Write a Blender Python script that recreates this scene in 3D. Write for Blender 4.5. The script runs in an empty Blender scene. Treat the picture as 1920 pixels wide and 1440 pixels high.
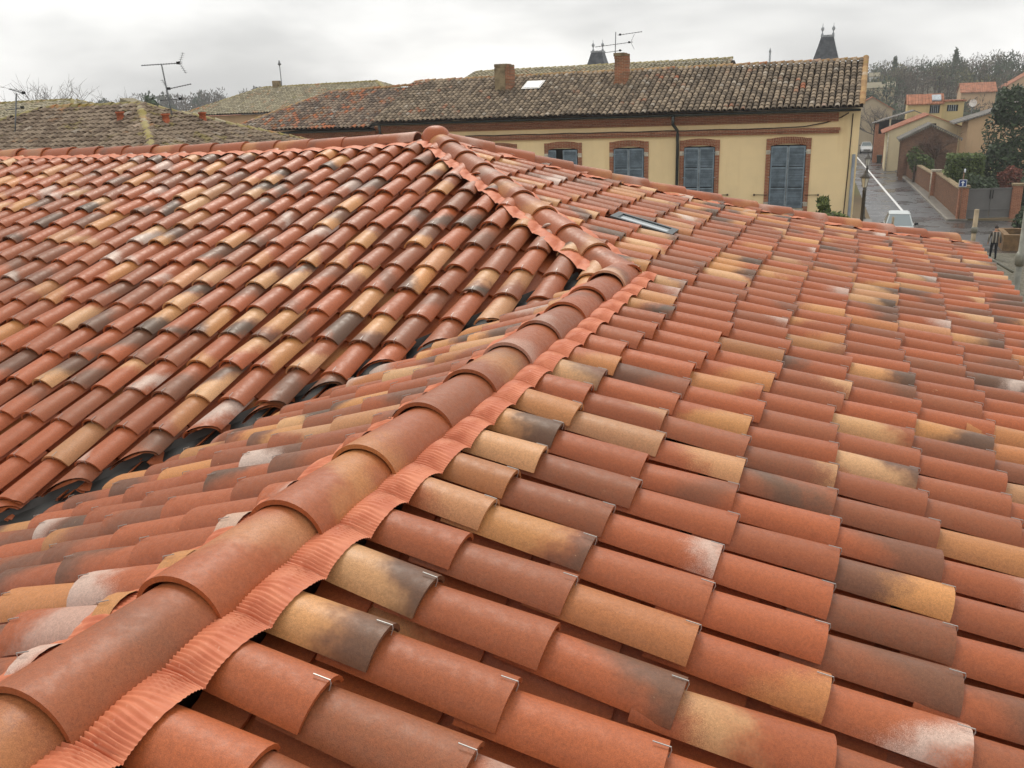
import bpy, bmesh, math, random
from mathutils import Vector, Matrix, noise

# ------------------------------------------------------------------ camera, sky, sun, exposure
SC = bpy.context.scene
COL = SC.collection
rng = random.Random(11)
CAM = Vector((3.638, -7.479, 0.278))
FWD = Vector((-0.35316, 0.88346, -0.30784)).normalized()
RGT = Vector((0.93224, 0.36001, -0.03630)).normalized()
UPV = RGT.cross(FWD).normalized()
FPX = 1615.35
cd = bpy.data.cameras.new('camera'); cd.sensor_width = 36.0; cd.lens = 36.0 * FPX / 1920.0
cd.clip_start = 0.05; cd.clip_end = 5000.0
cam = bpy.data.objects.new('camera', cd); COL.objects.link(cam)
m = Matrix((RGT, UPV, -FWD)).transposed().to_4x4(); m.translation = CAM
cam.matrix_world = m
SC.camera = cam

SUN_EL, SUN_AZ = math.radians(50), math.radians(-28)     # azimuth clockwise from +Y
W = bpy.data.worlds.new('World'); SC.world = W; W.use_nodes = True
nt = W.node_tree; nt.nodes.clear()
def wn(t, **k):
    n = nt.nodes.new(t)
    for a, b in k.items(): setattr(n, a, b)
    return n
wo = wn('ShaderNodeOutputWorld'); bg = wn('ShaderNodeBackground')
sky = wn('ShaderNodeTexSky'); sky.sky_type = 'NISHITA'; sky.sun_disc = False
sky.sun_elevation = SUN_EL; sky.sun_rotation = SUN_AZ; sky.dust_density = 4.0
tc = wn('ShaderNodeTexCoord'); mp = wn('ShaderNodeMapping')
mp.inputs['Scale'].default_value = (1.0, 1.0, 2.6); mp.inputs['Location'].default_value = (3.25, 0.6, 0.1)
n1 = wn('ShaderNodeTexNoise'); n1.inputs['Scale'].default_value = 1.7; n1.inputs['Detail'].default_value = 5.0
n1.inputs['Roughness'].default_value = 0.5; n1.inputs['Distortion'].default_value = 0.3
rp = wn('ShaderNodeValToRGB'); rp.color_ramp.interpolation = 'EASE'
rp.color_ramp.elements[0].position = 0.33; rp.color_ramp.elements[0].color = (4.9, 4.95, 4.95, 1)
rp.color_ramp.elements[1].position = 0.60; rp.color_ramp.elements[1].color = (9.5, 9.45, 9.25, 1)
mx = wn('ShaderNodeMixRGB'); mx.inputs['Fac'].default_value = 0.93
L_ = nt.links.new
L_(tc.outputs['Generated'], mp.inputs['Vector']); L_(mp.outputs['Vector'], n1.inputs['Vector'])
L_(n1.outputs['Fac'], rp.inputs['Fac']); L_(sky.outputs['Color'], mx.inputs['Color1'])
L_(rp.outputs['Color'], mx.inputs['Color2']); L_(mx.outputs['Color'], bg.inputs['Color'])
bg.inputs['Strength'].default_value = 0.12; L_(bg.outputs['Background'], wo.inputs['Surface'])

sl = bpy.data.lights.new('sun', 'SUN'); sl.energy = 1.4; sl.angle = math.radians(18); sl.color = (1.0, 0.93, 0.83)
so = bpy.data.objects.new('sun', sl); COL.objects.link(so)
sdir = Vector((math.sin(SUN_AZ) * math.cos(SUN_EL), math.cos(SUN_AZ) * math.cos(SUN_EL), math.sin(SUN_EL)))
so.rotation_euler = sdir.to_track_quat('Z', 'Y').to_euler(); so.location = (0, 0, 60)
vs = SC.view_settings
vs.view_transform = 'Standard'; vs.look = 'None'; vs.exposure = 0.18; vs.gamma = 1.0; vs.use_curve_mapping = False
SC.cycles.max_bounces = 6; SC.cycles.diffuse_bounces = 3; SC.cycles.glossy_bounces = 2

# ------------------------------------------------------------------ helpers
def lin(h):
    h = h.lstrip('#'); o = []
    for i in (0, 2, 4):
        c = int(h[i:i + 2], 16) / 255.0
        o.append(c / 12.92 if c <= 0.04045 else ((c + 0.055) / 1.055) ** 2.4)
    return tuple(o)
def c4(c): return (c[0], c[1], c[2], 1.0)

class NT:
    """small node-tree writer"""
    def __init__(s, name):
        s.m = bpy.data.materials.new(name); s.m.use_nodes = True; s.t = s.m.node_tree
        s.b = s.t.nodes['Principled BSDF']
    def n(s, t, **k):
        x = s.t.nodes.new(t)
        for a, b in k.items():
            if a.startswith('i_'): x.inputs[a[2:].replace('_', ' ')].default_value = b
            else: setattr(x, a, b)
        return x
    def l(s, a, b): s.t.links.new(a, b)
    def put(s, v, sock):
        if hasattr(v, 'links') or hasattr(v, 'is_linked'): s.l(v, sock)
        else: sock.default_value = v
    def math(s, op, a, b=None, c=None, clamp=False):
        x = s.n('ShaderNodeMath', operation=op, use_clamp=clamp)
        s.put(a, x.inputs[0])
        if b is not None: s.put(b, x.inputs[1])
        if c is not None: s.put(c, x.inputs[2])
        return x.outputs[0]
    def mix(s, f, a, b, mode='MIX'):
        x = s.n('ShaderNodeMixRGB', blend_type=mode)
        s.put(f, x.inputs[0]); s.put(a, x.inputs[1]); s.put(b, x.inputs[2])
        return x.outputs[0]
    def smooth(s, v, a, b, lo=0.0, hi=1.0):
        x = s.n('ShaderNodeMapRange', interpolation_type='SMOOTHSTEP')
        s.put(v, x.inputs[0]); s.put(a, x.inputs[1]); s.put(b, x.inputs[2]); x.inputs[3].default_value = lo; x.inputs[4].default_value = hi
        return x.outputs[0]
    def noise(s, vec, scale, detail=3.0, rough=0.5):
        x = s.n('ShaderNodeTexNoise'); x.inputs['Scale'].default_value = scale; x.inputs['Detail'].default_value = detail
        x.inputs['Roughness'].default_value = rough
        if vec is not None: s.l(vec, x.inputs['Vector'])
        return x.outputs['Fac']
    def pos(s): return s.n('ShaderNodeNewGeometry').outputs['Position']
    def attr(s, name, kind):
        return s.n('ShaderNodeAttribute', attribute_name=name, attribute_type=kind)
    def sep(s, v):
        x = s.n('ShaderNodeSeparateXYZ'); s.l(v, x.inputs[0]); return x.outputs
    def bump(s, h, strength=0.3, dist=0.01):
        x = s.n('ShaderNodeBump'); x.inputs['Strength'].default_value = strength; x.inputs['Distance'].default_value = dist
        s.l(h, x.inputs['Height']); s.l(x.outputs[0], s.b.inputs['Normal'])
    def done(s, col=None, rough=None, spec=None, metal=None):
        if col is not None: s.put(c4(col) if isinstance(col, tuple) and len(col) == 3 else col, s.b.inputs['Base Color'])
        if rough is not None: s.put(rough, s.b.inputs['Roughness'])
        if spec is not None: s.b.inputs['Specular IOR Level'].default_value = spec
        if metal is not None: s.b.inputs['Metallic'].default_value = metal
        return s.m

def plain(name, col, rough=0.7, var=0.18, scale=6.0, bump=0.15, spec=0.3, metal=0.0, col2=None):
    """one-colour surface with mottling and a little relief"""
    t = NT(name); p = t.pos(); a = t.noise(p, scale, 5.0, 0.6); b = t.noise(p, scale * 9, 2.0)
    c2 = col2 if col2 else tuple(x * (1 - 2 * var) for x in col)
    c1 = col if col2 else tuple(min(1, x * (1 + var)) for x in col)
    f = t.smooth(a, 0.3, 0.7)
    col_ = t.mix(f, c4(c2), c4(c1))
    t.bump(b, bump, 0.01)
    return t.done(col_, rough, spec, metal)

class MB:
    """collects verts/faces in world space; build() makes ONE mesh object"""
    def __init__(s): s.v = []; s.f = []; s.sm = []; s.at = {}
    def add(s, vs, fs, smooth=False):
        o = len(s.v); s.v += [tuple(p) for p in vs]
        for f in fs: s.f.append([i + o for i in f]); s.sm.append(smooth)
        return s
    def box(s, x0, y0, z0, x1, y1, z1):
        v = [(x0, y0, z0), (x1, y0, z0), (x1, y1, z0), (x0, y1, z0), (x0, y0, z1), (x1, y0, z1), (x1, y1, z1), (x0, y1, z1)]
        return s.add(v, [(0, 3, 2, 1), (4, 5, 6, 7), (0, 1, 5, 4), (1, 2, 6, 5), (2, 3, 7, 6), (3, 0, 4, 7)])
    def hexa(s, v8):
        return s.add(v8, [(0, 3, 2, 1), (4, 5, 6, 7), (0, 1, 5, 4), (1, 2, 6, 5), (2, 3, 7, 6), (3, 0, 4, 7)])
    def prism(s, poly, ext):
        e = Vector(ext); n = len(poly); a = [Vector(p) for p in poly]
        v = a + [p + e for p in a]
        fs = [list(range(n))[::-1], list(range(n, 2 * n))] + [(i, (i + 1) % n, n + (i + 1) % n, n + i) for i in range(n)]
        return s.add(v, fs)
    def tube(s, pts, r, n=6, caps=True, smooth=True):
        pts = [Vector(p) for p in pts]; rr = r if isinstance(r, (list, tuple)) else [r] * len(pts)
        vs_, fs = [], []; up = None
        for i, p in enumerate(pts):
            d = (pts[min(i + 1, len(pts) - 1)] - pts[max(i - 1, 0)])
            d = d.normalized() if d.length > 1e-9 else Vector((0, 0, 1))
            if up is None: up = d.orthogonal().normalized()
            up = up - d * up.dot(d)
            if up.length < 1e-6: up = d.orthogonal()
            up.normalize()
            w = d.cross(up)
            for k in range(n):
                a = 2 * math.pi * k / n
                vs_.append(p + (up * math.cos(a) + w * math.sin(a)) * rr[i])
        for i in range(len(pts) - 1):
            for k in range(n):
                fs.append((i * n + k, i * n + (k + 1) % n, (i + 1) * n + (k + 1) % n, (i + 1) * n + k))
        s.add(vs_, fs, smooth)
        if caps:
            o = len(s.v) - len(vs_)
            s.f.append([o + k for k in range(n)][::-1]); s.sm.append(False)
            s.f.append([o + (len(pts) - 1) * n + k for k in range(n)]); s.sm.append(False)
        return s
    def lathe(s, c, prof, n=12, smooth=True):
        """prof: (radius, z) pairs about the vertical through c"""
        vs_, fs = [], []
        for r, z in prof:
            for k in range(n):
                a = 2 * math.pi * (k + 0.5) / n; vs_.append((c[0] + r * math.cos(a), c[1] + r * math.sin(a), c[2] + z))
        for i in range(len(prof) - 1):
            for k in range(n): fs.append((i * n + k, i * n + (k + 1) % n, (i + 1) * n + (k + 1) % n, (i + 1) * n + k))
        fs.append(list(range(n))[::-1]); fs.append([(len(prof) - 1) * n + k for k in range(n)])
        return s.add(vs_, fs, smooth)
    def build(s, name, mat, parent=None, kind=None, attrs=None):
        org = Vector((0, 0, 0)); p = parent
        while p is not None: org += p.location; p = p.parent
        me = bpy.data.meshes.new(name)
        me.from_pydata([(a - org.x, b - org.y, c - org.z) for a, b, c in s.v], [], s.f)
        me.polygons.foreach_set('use_smooth', s.sm)
        for k, vals in (attrs or s.at).items():
            a = me.attributes.new(k, 'FLOAT_VECTOR', 'POINT'); a.data.foreach_set('vector', [x for t in vals for x in t])
        me.materials.append(mat); me.update()
        o = bpy.data.objects.new(name, me); COL.objects.link(o)
        if parent is not None: o.parent = parent
        if kind: o['kind'] = kind
        return o

def tag(o, label, cat, group=None):
    o['label'] = label; o['category'] = cat
    if group: o['group'] = group
    return o
def thing(name, label, cat, loc=(0, 0, 0), group=None):
    o = bpy.data.objects.new(name, None); COL.objects.link(o); o.location = loc; o.empty_display_size = 0.2
    return tag(o, label, cat, group)
def struct(o): o['kind'] = 'structure'; return o
def box(name, b, mat, parent=None): return MB().box(*b).build(name, mat, parent)

# ------------------------------------------------------------------ roof geometry (A = top of the three ridges is the origin)
S_R, Q_R, D, AE = 0.3519, 0.0163, 2.3451, 0.5945
def ZR(x): return -S_R * x + Q_R * x * x
ZD = ZR(D); S_L = -ZD / D; S_M = 0.362; S_B = 0.46
GROUND = -8.6
X_EAVE, Y_EAVE_L, X_EAVE_M, X_LEFT, Y_NEAR = 4.90, -5.55, -0.43, -8.6, -9.4
def sag(x, y): return 0.075 * (math.exp(min(x, 0.0) / 1.2) - 1.0) * max(0.0, 1 - abs(y) / 5.0)
def zR(x, y): return ZR(x)
def zL(x, y): return S_L * y + sag(x, y)
def zM(x, y): return ZD + S_M * (x - D)
def zB(x, y): return -S_B * y + sag(x, 0)
def frame(pl, x, y):
    e = 0.05
    f = {'R': zR, 'L': zL, 'M': zM, 'B': zB}[pl]
    du = {'R': (1, 0), 'L': (0, -1), 'M': (-1, 0), 'B': (0, 1)}[pl]
    u = Vector((du[0] * e, du[1] * e, f(x + du[0] * e / 2, y + du[1] * e / 2) - f(x - du[0] * e / 2, y - du[1] * e / 2))).normalized()
    dv = Vector((-du[1], du[0], 0)); n = u.cross(dv).normalized(); v = n.cross(u)
    return u, v, n, Vector((x, y, f(x, y)))
def valley_y(x): return (ZD + S_M * (x - D)) / S_L

# ------------------------------------------------------------------ tile materials
RED, RED2, BROWN = lin('#a95a31'), lin('#994e2a'), lin('#7d4f34')
OCHRE, SMOKE, BLOOM = lin('#c78d53'), lin('#574535'), lin('#cdb8aa')
def tile_mat(name, src, caps=False):
    t = NT(name); p = t.pos()
    tl = t.sep(t.attr('tl', 'GEOMETRY').outputs['Vector'])
    tint = t.sep(t.attr('tint', src).outputs['Vector'])
    big = t.noise(p, 7.0, 3.0); mid = t.noise(p, 38.0, 3.0); fine = t.noise(p, 520.0, 2.0, 0.7)
    u = t.math('ADD', tl[0], t.math('MULTIPLY', t.math('MULTIPLY', tl[1], tint[2]), 0.30))
    u = t.math('ADD', u, t.math('MULTIPLY', t.math('SUBTRACT', big, 0.5), 0.55))
    u = t.math('ADD', u, t.math('MULTIPLY', t.math('SUBTRACT', mid, 0.5), 0.16))
    us = t.math('ADD', u, t.math('MULTIPLY', t.math('SUBTRACT', fine, 0.5), 0.34))
    def band(nm, w, soft):
        a = t.sep(t.attr(nm, src).outputs['Vector'])
        dist = t.math('ABSOLUTE', t.math('SUBTRACT', w, a[0]))
        k = t.smooth(dist, a[1], t.math('SUBTRACT', a[1], soft))
        return t.math('MULTIPLY', k, a[2], clamp=True)
    base = t.mix(tint[0], c4(RED), c4(BROWN))
    base = t.mix(t.smooth(mid, 0.35, 0.7), base, t.mix(0.22, base, c4(RED2)))
    och = t.mix(t.smooth(tint[2], -0.4, 1.2), c4(OCHRE), c4(lin('#d0a475')))
    col = t.mix(band('ochre', us, 0.30), base, och)
    col = t.mix(band('smoke', t.math('ADD', u, t.math('MULTIPLY', t.math('SUBTRACT', fine, 0.5), 0.15)), 0.34), col, c4(SMOKE))
    col = t.mix(band('bloom', us, 0.30), col, c4(BLOOM))
    # grain, dust film and lime splashes
    g = t.math('MULTIPLY', t.math('MULTIPLY', t.smooth(fine, 0.25, 0.75, 0.80, 1.18), t.smooth(t.noise(p, 130.0, 3.0), 0.3, 0.7, 0.90, 1.08)), t.smooth(t.noise(p, 210.0, 2.0), 0.34, 0.42, 0.88, 1.0))
    col = t.mix(1.0, col, t.n('ShaderNodeCombineColor').outputs[0], 'MULTIPLY') if False else col
    vm = t.n('ShaderNodeVectorMath', operation='SCALE'); t.l(col, vm.inputs[0]); t.l(t.math('MULTIPLY', g, tint[1]), vm.inputs['Scale'])
    col = vm.outputs[0]
    spots = t.math('MULTIPLY', t.smooth(t.noise(p, 85.0, 2.0), 0.71, 0.76), t.smooth(t.noise(p, 3.1, 2.0), 0.60, 0.70))
    col = t.mix(t.math('MULTIPLY', spots, 0.75), col, c4(lin('#dcae82')))
    t.bump(t.math('ADD', t.math('MULTIPLY', mid, 0.6), t.math('MULTIPLY', fine, 0.5)), 0.30, 0.004)
    return t.done(col, t.smooth(mid, 0.3, 0.7, 0.36, 0.52), 0.40)
TILE_O, TILE_G = tile_mat('terracotta_tile', 'OBJECT'), tile_mat('terracotta_tile_field', 'GEOMETRY')

def tile_params(kind):
    """bands of colour that the kiln left on one tile"""
    r = rng.random
    tint = (r() ** 2 * 0.75, 0.90 + 0.22 * r(), (r() - 0.5) * 2.4)
    no = (0.0, 0.0, 0.0); ochre = smoke = bloom = no
    if kind == 'channel':
        tint = (r() * 0.25, 0.98 + 0.2 * r(), tint[2])
        if r() < 0.12: ochre = (r(), 0.4, 0.6)
    elif kind == 'cap':
        tint = (0.10 + 0.5 * r(), 0.92 + 0.16 * r(), tint[2])
        if r() < 0.4: ochre = (0.3 + 0.7 * r(), 0.35, 0.3 + 0.3 * r())
        if r() < 0.35: smoke = (0.2 + 0.5 * r(), 0.28, 0.25 + 0.25 * r())
        if r() < 0.16: bloom = (0.4 + 0.6 * r(), 0.3, 0.35)
    else:
        k = r()
        if k < 0.47: pass
        elif k < 0.63: ochre = ((1.0 if r() < 0.7 else 0.35) + 0.2 * (r() - 0.5), 0.30 + 0.45 * r(), 0.5 + 0.45 * r())
        elif k < 0.70: ochre = (0.7, 1.2, 0.35 + 0.45 * r())
        elif k < 0.87: smoke = ((1.0 if r() < 0.5 else 0.45) + 0.2 * (r() - 0.5), 0.30 + 0.42 * r(), 0.40 + 0.5 * r())
        elif k < 0.95:
            f = r() < 0.7; o = 0.42 if f else 1.0; q = 1.0 if f else 0.45
            ochre = (o, 0.5, 0.85); smoke = (q, 0.30 + 0.25 * r(), 0.65 + 0.35 * r())
        if r() < 0.055: bloom = (1.0 if r() < 0.7 else 0.5, 0.20 + 0.25 * r(), 0.55 + 0.35 * r())
    return dict(tint=tint, ochre=ochre, smoke=smoke, bloom=bloom)

def arc_tile(L, hw0, hw1, r0, r1, tilt, th, n, edge, invert=False, skew=0.0):
    """tapered half-round tile in local (u down the slope, v across, h up); u=0 upper end"""
    a0 = math.radians(edge); s0, cs = math.sin(a0), math.cos(a0); vs_, fs, sm, tl = [], [], [], []
    def row(u, inner):
        k = u / L; hw = hw0 + (hw1 - hw0) * k; r = r0 + (r1 - r0) * k; out = []
        if inner: hw -= th * 0.8; r -= th
        for i in range(n + 1):
            a = a0 + (math.pi - 2 * a0) * i / n
            v = -hw * math.cos(a) / cs; h = r * (math.sin(a) - s0) / (1 - s0)
            v += skew * math.sin(a) * (1 - 2 * k); h *= 1 + 6 * skew * math.cos(a) * math.sin(a)
            out.append((u, v, tilt * k + (h if not invert else -h)))
        return out
    def strip(ra, rb, smooth, flip):
        o = len(vs_); vs_.extend(ra + rb)
        tl.extend([(p[0] / L, p[1] / hw1, 0.0) for p in ra + rb])
        m_ = len(ra)
        for i in range(m_ - 1):
            f = (o + i, o + i + 1, o + m_ + i + 1, o + m_ + i)
            fs.append(f[::-1] if flip else f); sm.append(smooth)
    us = [0.0, L]
    inv = invert
    strip(row(0, False), row(L, False), True, not inv)
    strip(row(0, True), row(L, True), True, inv)
    strip(row(L, False), row(L, True), False, not inv)
    for side in (0, -1):
        o = [row(0, False)[side], row(L, False)[side]]; i_ = [row(0, True)[side], row(L, True)[side]]
        strip(o, i_, False, (side == 0) != inv)
    return vs_, fs, sm, tl

TL, PITCH = 0.42, 0.305
COVERS = [arc_tile(TL, 0.069 * q, 0.080 * q2, 0.045 * q3, 0.053 * q4, 0.024, 0.012, 9, 18, False, sk) for q, q2, q3, q4, sk in
          ((1, 1, 1, 1, 0), (1.03, 0.97, 0.94, 1.05, 0.004), (0.97, 1.02, 1.06, 0.95, -0.004), (1.0, 0.98, 0.97, 1.08, 0.006), (0.98, 1.03, 1.02, 0.92, -0.006))]
COVER = COVERS[0]
CHANNEL = arc_tile(TL, 0.094, 0.082, 0.052, 0.046, 0.018, 0.012, 7, 14, invert=True)
CAPT = arc_tile(0.47, 0.106, 0.116, 0.083, 0.090, 0.018, 0.014, 16, 8)
def mesh_of(name, T):
    me = bpy.data.meshes.new(name); me.from_pydata(T[0], [], T[1]); me.polygons.foreach_set('use_smooth', T[2])
    a = me.attributes.new('tl', 'FLOAT_VECTOR', 'POINT'); a.data.foreach_set('vector', [x for t in T[3] for x in t])
    me.materials.append(TILE_O); me.update(); return me
ME_COVERS = [mesh_of('roof_tile', T) for T in COVERS]
ME_COVER, ME_CHANNEL, ME_CAP = None, mesh_of('channel_tile', CHANNEL), mesh_of('ridge_tile', CAPT)

house = thing('tiled_house', 'newly re-tiled house in the foreground with terracotta roof, ridge tiles and flashing', 'house', (0, 0, GROUND))
HL = house.location
def place(name, me, M, params, parent=None):
    o = bpy.data.objects.new(name, me); COL.objects.link(o); o.parent = parent or house
    M = M.copy(); M.translation = M.translation - HL; o.matrix_basis = M
    for k, v in params.items(): o[k] = list(v)
    return o

def proj(p):
    d = p - CAM; z = d.dot(FWD)
    if z < 0.3: return None
    return (960 + FPX * d.dot(RGT) / z, 720 - FPX * d.dot(UPV) / z, z)

class Field:
    """joined geometry for the tiles past the 300 largest"""
    def __init__(s): s.v = []; s.f = []; s.sm = []; s.at = {k: [] for k in ('tl', 'tint', 'ochre', 'smoke', 'bloom')}
    def add(s, vs_, fs, sm, tl, M, par):
        o = len(s.v); s.v += [tuple(M @ Vector(p)) for p in vs_]
        s.f += [[i + o for i in f] for f in fs]; s.sm += sm; s.at['tl'] += tl
        for k in ('tint', 'ochre', 'smoke', 'bloom'): s.at[k] += [par[k]] * len(vs_)
    def build(s, name, parent, kind='stuff'):
        b = MB(); b.v, b.f, b.sm, b.at = s.v, s.f, s.sm, s.at
        return b.build(name, TILE_G, parent, kind)

def clip_tile(T, M, planes):
    """cut one tile by vertical planes (world); returns new (v,f,sm,tl) in local coords or None"""
    bm = bmesh.new(); lay = bm.verts.layers.float_vector.new('tl')
    vv = []
    for p, t in zip(T[0], T[3]):
        v = bm.verts.new(p); v[lay] = t; vv.append(v)
    for f, s_ in zip(T[1], T[2]):
        fc = bm.faces.new([vv[i] for i in f]); fc.smooth = s_
    Mi = M.inverted()
    for co, no in planes:
        lc = Mi @ Vector(co); ln = (M.to_3x3().transposed() @ Vector(no)).normalized()
        bmesh.ops.bisect_plane(bm, geom=bm.verts[:] + bm.edges[:] + bm.faces[:], plane_co=lc, plane_no=ln, clear_inner=True)
    bm.verts.ensure_lookup_table()
    if len(bm.faces) == 0: bm.free(); return None
    bm.verts.index_update()
    out = ([tuple(v.co) for v in bm.verts], [[v.index for v in f.verts] for f in bm.faces], [f.smooth for f in bm.faces], [tuple(v[lay]) for v in bm.verts])
    # a cut tile keeps its upper coordinates
    bm.free(); return out

R2I = 1 / math.sqrt(2)
HIP_E = Vector((1, AE, 0)).normalized()
def planes_for(pl, x, y):
    if pl == 'R':
        if y < -D: return [((D + 0.145, 0, 0), (1, 0, 0))]
        if y < 0: return [((0, 0, 0), (R2I, R2I, 0)), ((0.05, 0.05, 0), (R2I, R2I, 0))]
        n = Vector((HIP_E.y, -HIP_E.x, 0)); return [(tuple(n * 0.07), tuple(n))]
    if pl == 'L':
        return [((0, -0.09, 0), (0, -1, 0)), ((-0.06, -0.06, 0), (-R2I, -R2I, 0)), ((D, -D - 0.06, 0), (-R2I, R2I, 0))]
    if pl == 'M':
        vn = Vector((1.0, -D / D, 0)); x1 = D - 3.0
        t = Vector((D - x1, -D - valley_y(x1), 0)).normalized(); nn = Vector((t.y, -t.x, 0))
        return [((D - 0.145, 0, 0), (-1, 0, 0)), ((D + nn.x * -0.055, -D + nn.y * -0.055, 0), tuple(nn))]
    n = Vector((-HIP_E.y, HIP_E.x, 0)); return [((0, 0.09, 0), (0, 1, 0)), (tuple(n * 0.07), tuple(n))]

SKY_X0, SKY_X1, SKY_Y0, SKY_Y1 = 1.88, 2.37, -0.97, -0.68
def in_sky(pl, x, y): return pl == 'R' and SKY_X0 - 0.1 < x < SKY_X1 + 0.25 and SKY_Y0 - 0.06 < y < SKY_Y1 + 0.06

slots = []          # (area, name, template, mesh, matrix, params, clipped?)
def lay(pl, name, T, me, col0, wcol, ncols, ends, hoff, kind):
    """fill one slope: columns at col0+k*wcol, lower ends of courses at 'ends' (plan coordinate down the slope)"""
    for k in range(ncols):
        c = col0 + k * wcol; cj = rng.uniform(-0.006, 0.006); ej = rng.uniform(-0.018, 0.018) + 0.045 * noise.noise((c * 1.1, 7.3 if pl == 'R' else 2.1, 0.0))
        for e in ends:
            e2 = e + ej + rng.uniform(-0.011, 0.011)
            if pl == 'R': x, y = e2, c + cj
            elif pl == 'L': x, y = c + cj, e2
            elif pl == 'M': x, y = e2, c + cj
            else: x, y = c + cj, e2
            if pl == 'L' and (x > D or x < X_LEFT): continue
            u, v, n, p = frame(pl, x, y)
            mid = p - u * TL * 0.5
            if in_sky(pl, mid.x + 0.1, mid.y): continue
            if pl == 'L' and p.y > 0.1: continue
            yaw = rng.gauss(0, 0.017); roll = rng.gauss(0, 0.03); pit = rng.gauss(0, 0.008)
            B = Matrix((u, v, n)).transposed()
            B = B @ Matrix.Rotation(yaw, 3, 'Z') @ Matrix.Rotation(roll, 3, 'X') @ Matrix.Rotation(pit, 3, 'Y')
            B = B @ Matrix.Diagonal((1.0, 1.10 if pl == 'L' else 1.04, 1.04))
            M = B.to_4x4(); M.translation = p + n * (hoff + rng.uniform(-0.002, 0.003)) - (B @ Vector((TL, 0, 0)))
            pls = planes_for(pl, mid.x, mid.y)
            corners = [M @ Vector((a, b, 0)) for a in (0, TL) for b in (-0.09, 0.09)]
            cut = []; out = False
            for co, no in pls:
                ds = [(q - Vector(co)).dot(Vector(no)) for q in corners]
                if max(ds) <= 0.03: out = True; break
                if min(ds) < 0: cut.append((co, no))
            if out: continue
            if kind == 'cover':
                vi = rng.randrange(len(COVERS)); T, me = COVERS[vi], ME_COVERS[vi]
            if pl in 'LM':                                  # no second layer under a cut end at the valley
                co, no = pls[-1]
                if ((M @ Vector((TL - PITCH + 0.03, 0, 0))) - Vector(co)).dot(Vector(no)) < 0: continue
            G = clip_tile(T, M, cut) if cut else None
            if cut and G is None: continue
            # projected size, to find the tiles that show largest
            area = 0.0
            qs = [proj(M @ Vector((a, b, 0.05))) for a, b in ((TL - PITCH, -0.08), (TL, -0.08), (TL, 0.08), (TL - PITCH, 0.08))]
            if all(qs):
                cx = sum(q[0] for q in qs) / 4; cy = sum(q[1] for q in qs) / 4
                if -60 < cx < 1980 and 0 < cy < 1500:
                    area = abs(sum(qs[i][0] * qs[(i + 1) % 4][1] - qs[(i + 1) % 4][0] * qs[i][1] for i in range(4))) / 2
            low = M @ Vector((TL, 0, 0.05)); whole = all((low - Vector(co)).dot(Vector(no)) > 0.02 for co, no in pls)
            if pl != 'R': whole = whole and all((q - Vector(co)).dot(Vector(no)) > 0 for q in (corners[2], corners[3]) for co, no in pls)
            slots.append((area, name, G or T, None if G else me, M, tile_params(kind), whole))

WR, YR0 = 0.2105, -5.46
WL_, XL0 = 0.230, 0.103
ends_R = [2.745 + PITCH * k for k in range(-9, 8)]
ends_L = [-0.34 - 0.298 * k for k in range(-1, 18)]
ends_M = [2.15 - PITCH * k for k in range(-1, 9)]
HC = -0.017     # cover edge above the slope plane
kR0 = math.floor((Y_NEAR - YR0) / WR)
colsR = [YR0 + WR * k for k in range(kR0, kR0 + 60) if YR0 + WR * k < 3.0]
colsL = [XL0 + WL_ * k for k in range(-41, 12)]
colsM = [y for y in (YR0 + 0.06 + WR * k for k in range(kR0, kR0 + 60)) if y < -D - 0.05]
lay('R', 'roof_tile', COVER, ME_COVER, colsR[0], WR, len(colsR), ends_R, HC, 'cover')
lay('L', 'roof_tile', COVER, ME_COVER, colsL[0], WL_, len(colsL), [e for e in ends_L if e > Y_EAVE_L - 0.1], HC, 'cover')
lay('M', 'roof_tile', COVER, ME_COVER, colsM[0], WR, len(colsM), ends_M, HC, 'cover')
lay('R', 'channel_tile', CHANNEL, ME_CHANNEL, colsR[0] + WR / 2, WR, len(colsR), [e - 0.14 for e in ends_R] + [X_EAVE + 0.02], -0.040, 'channel')
lay('L', 'channel_tile', CHANNEL, ME_CHANNEL, colsL[0] + WL_ / 2, WL_, len(colsL), [e + 0.14 for e in ends_L if e > Y_EAVE_L - 0.1], -0.040, 'channel')
lay('M', 'channel_tile', CHANNEL, ME_CHANNEL, colsM[0] + WR / 2, WR, len(colsM), [e + 0.14 for e in ends_M], -0.040, 'channel')

steel = NT('wire_steel').done((0.45, 0.44, 0.42), 0.4, 0.5, 0.5)
HK = MB().tube([(TL - 0.034, 0.012, 0.0795), (TL + 0.0035, 0.014, 0.0810), (TL + 0.006, 0.014, 0.073), (TL + 0.004, 0.014, 0.055)], 0.0014, 4)
me_hook = bpy.data.meshes.new('tile_hook'); me_hook.from_pydata(HK.v, [], HK.f); me_hook.materials.append(steel)
HKC = MB().tube([(TL - 0.030, 0.020, -0.0275), (TL + 0.003, 0.022, -0.0275), (TL + 0.006, 0.022, -0.036), (TL + 0.004, 0.022, -0.05)], 0.0014, 4)
me_hookc = bpy.data.meshes.new('tile_hook'); me_hookc.from_pydata(HKC.v, [], HKC.f); me_hookc.materials.append(steel)

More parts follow.
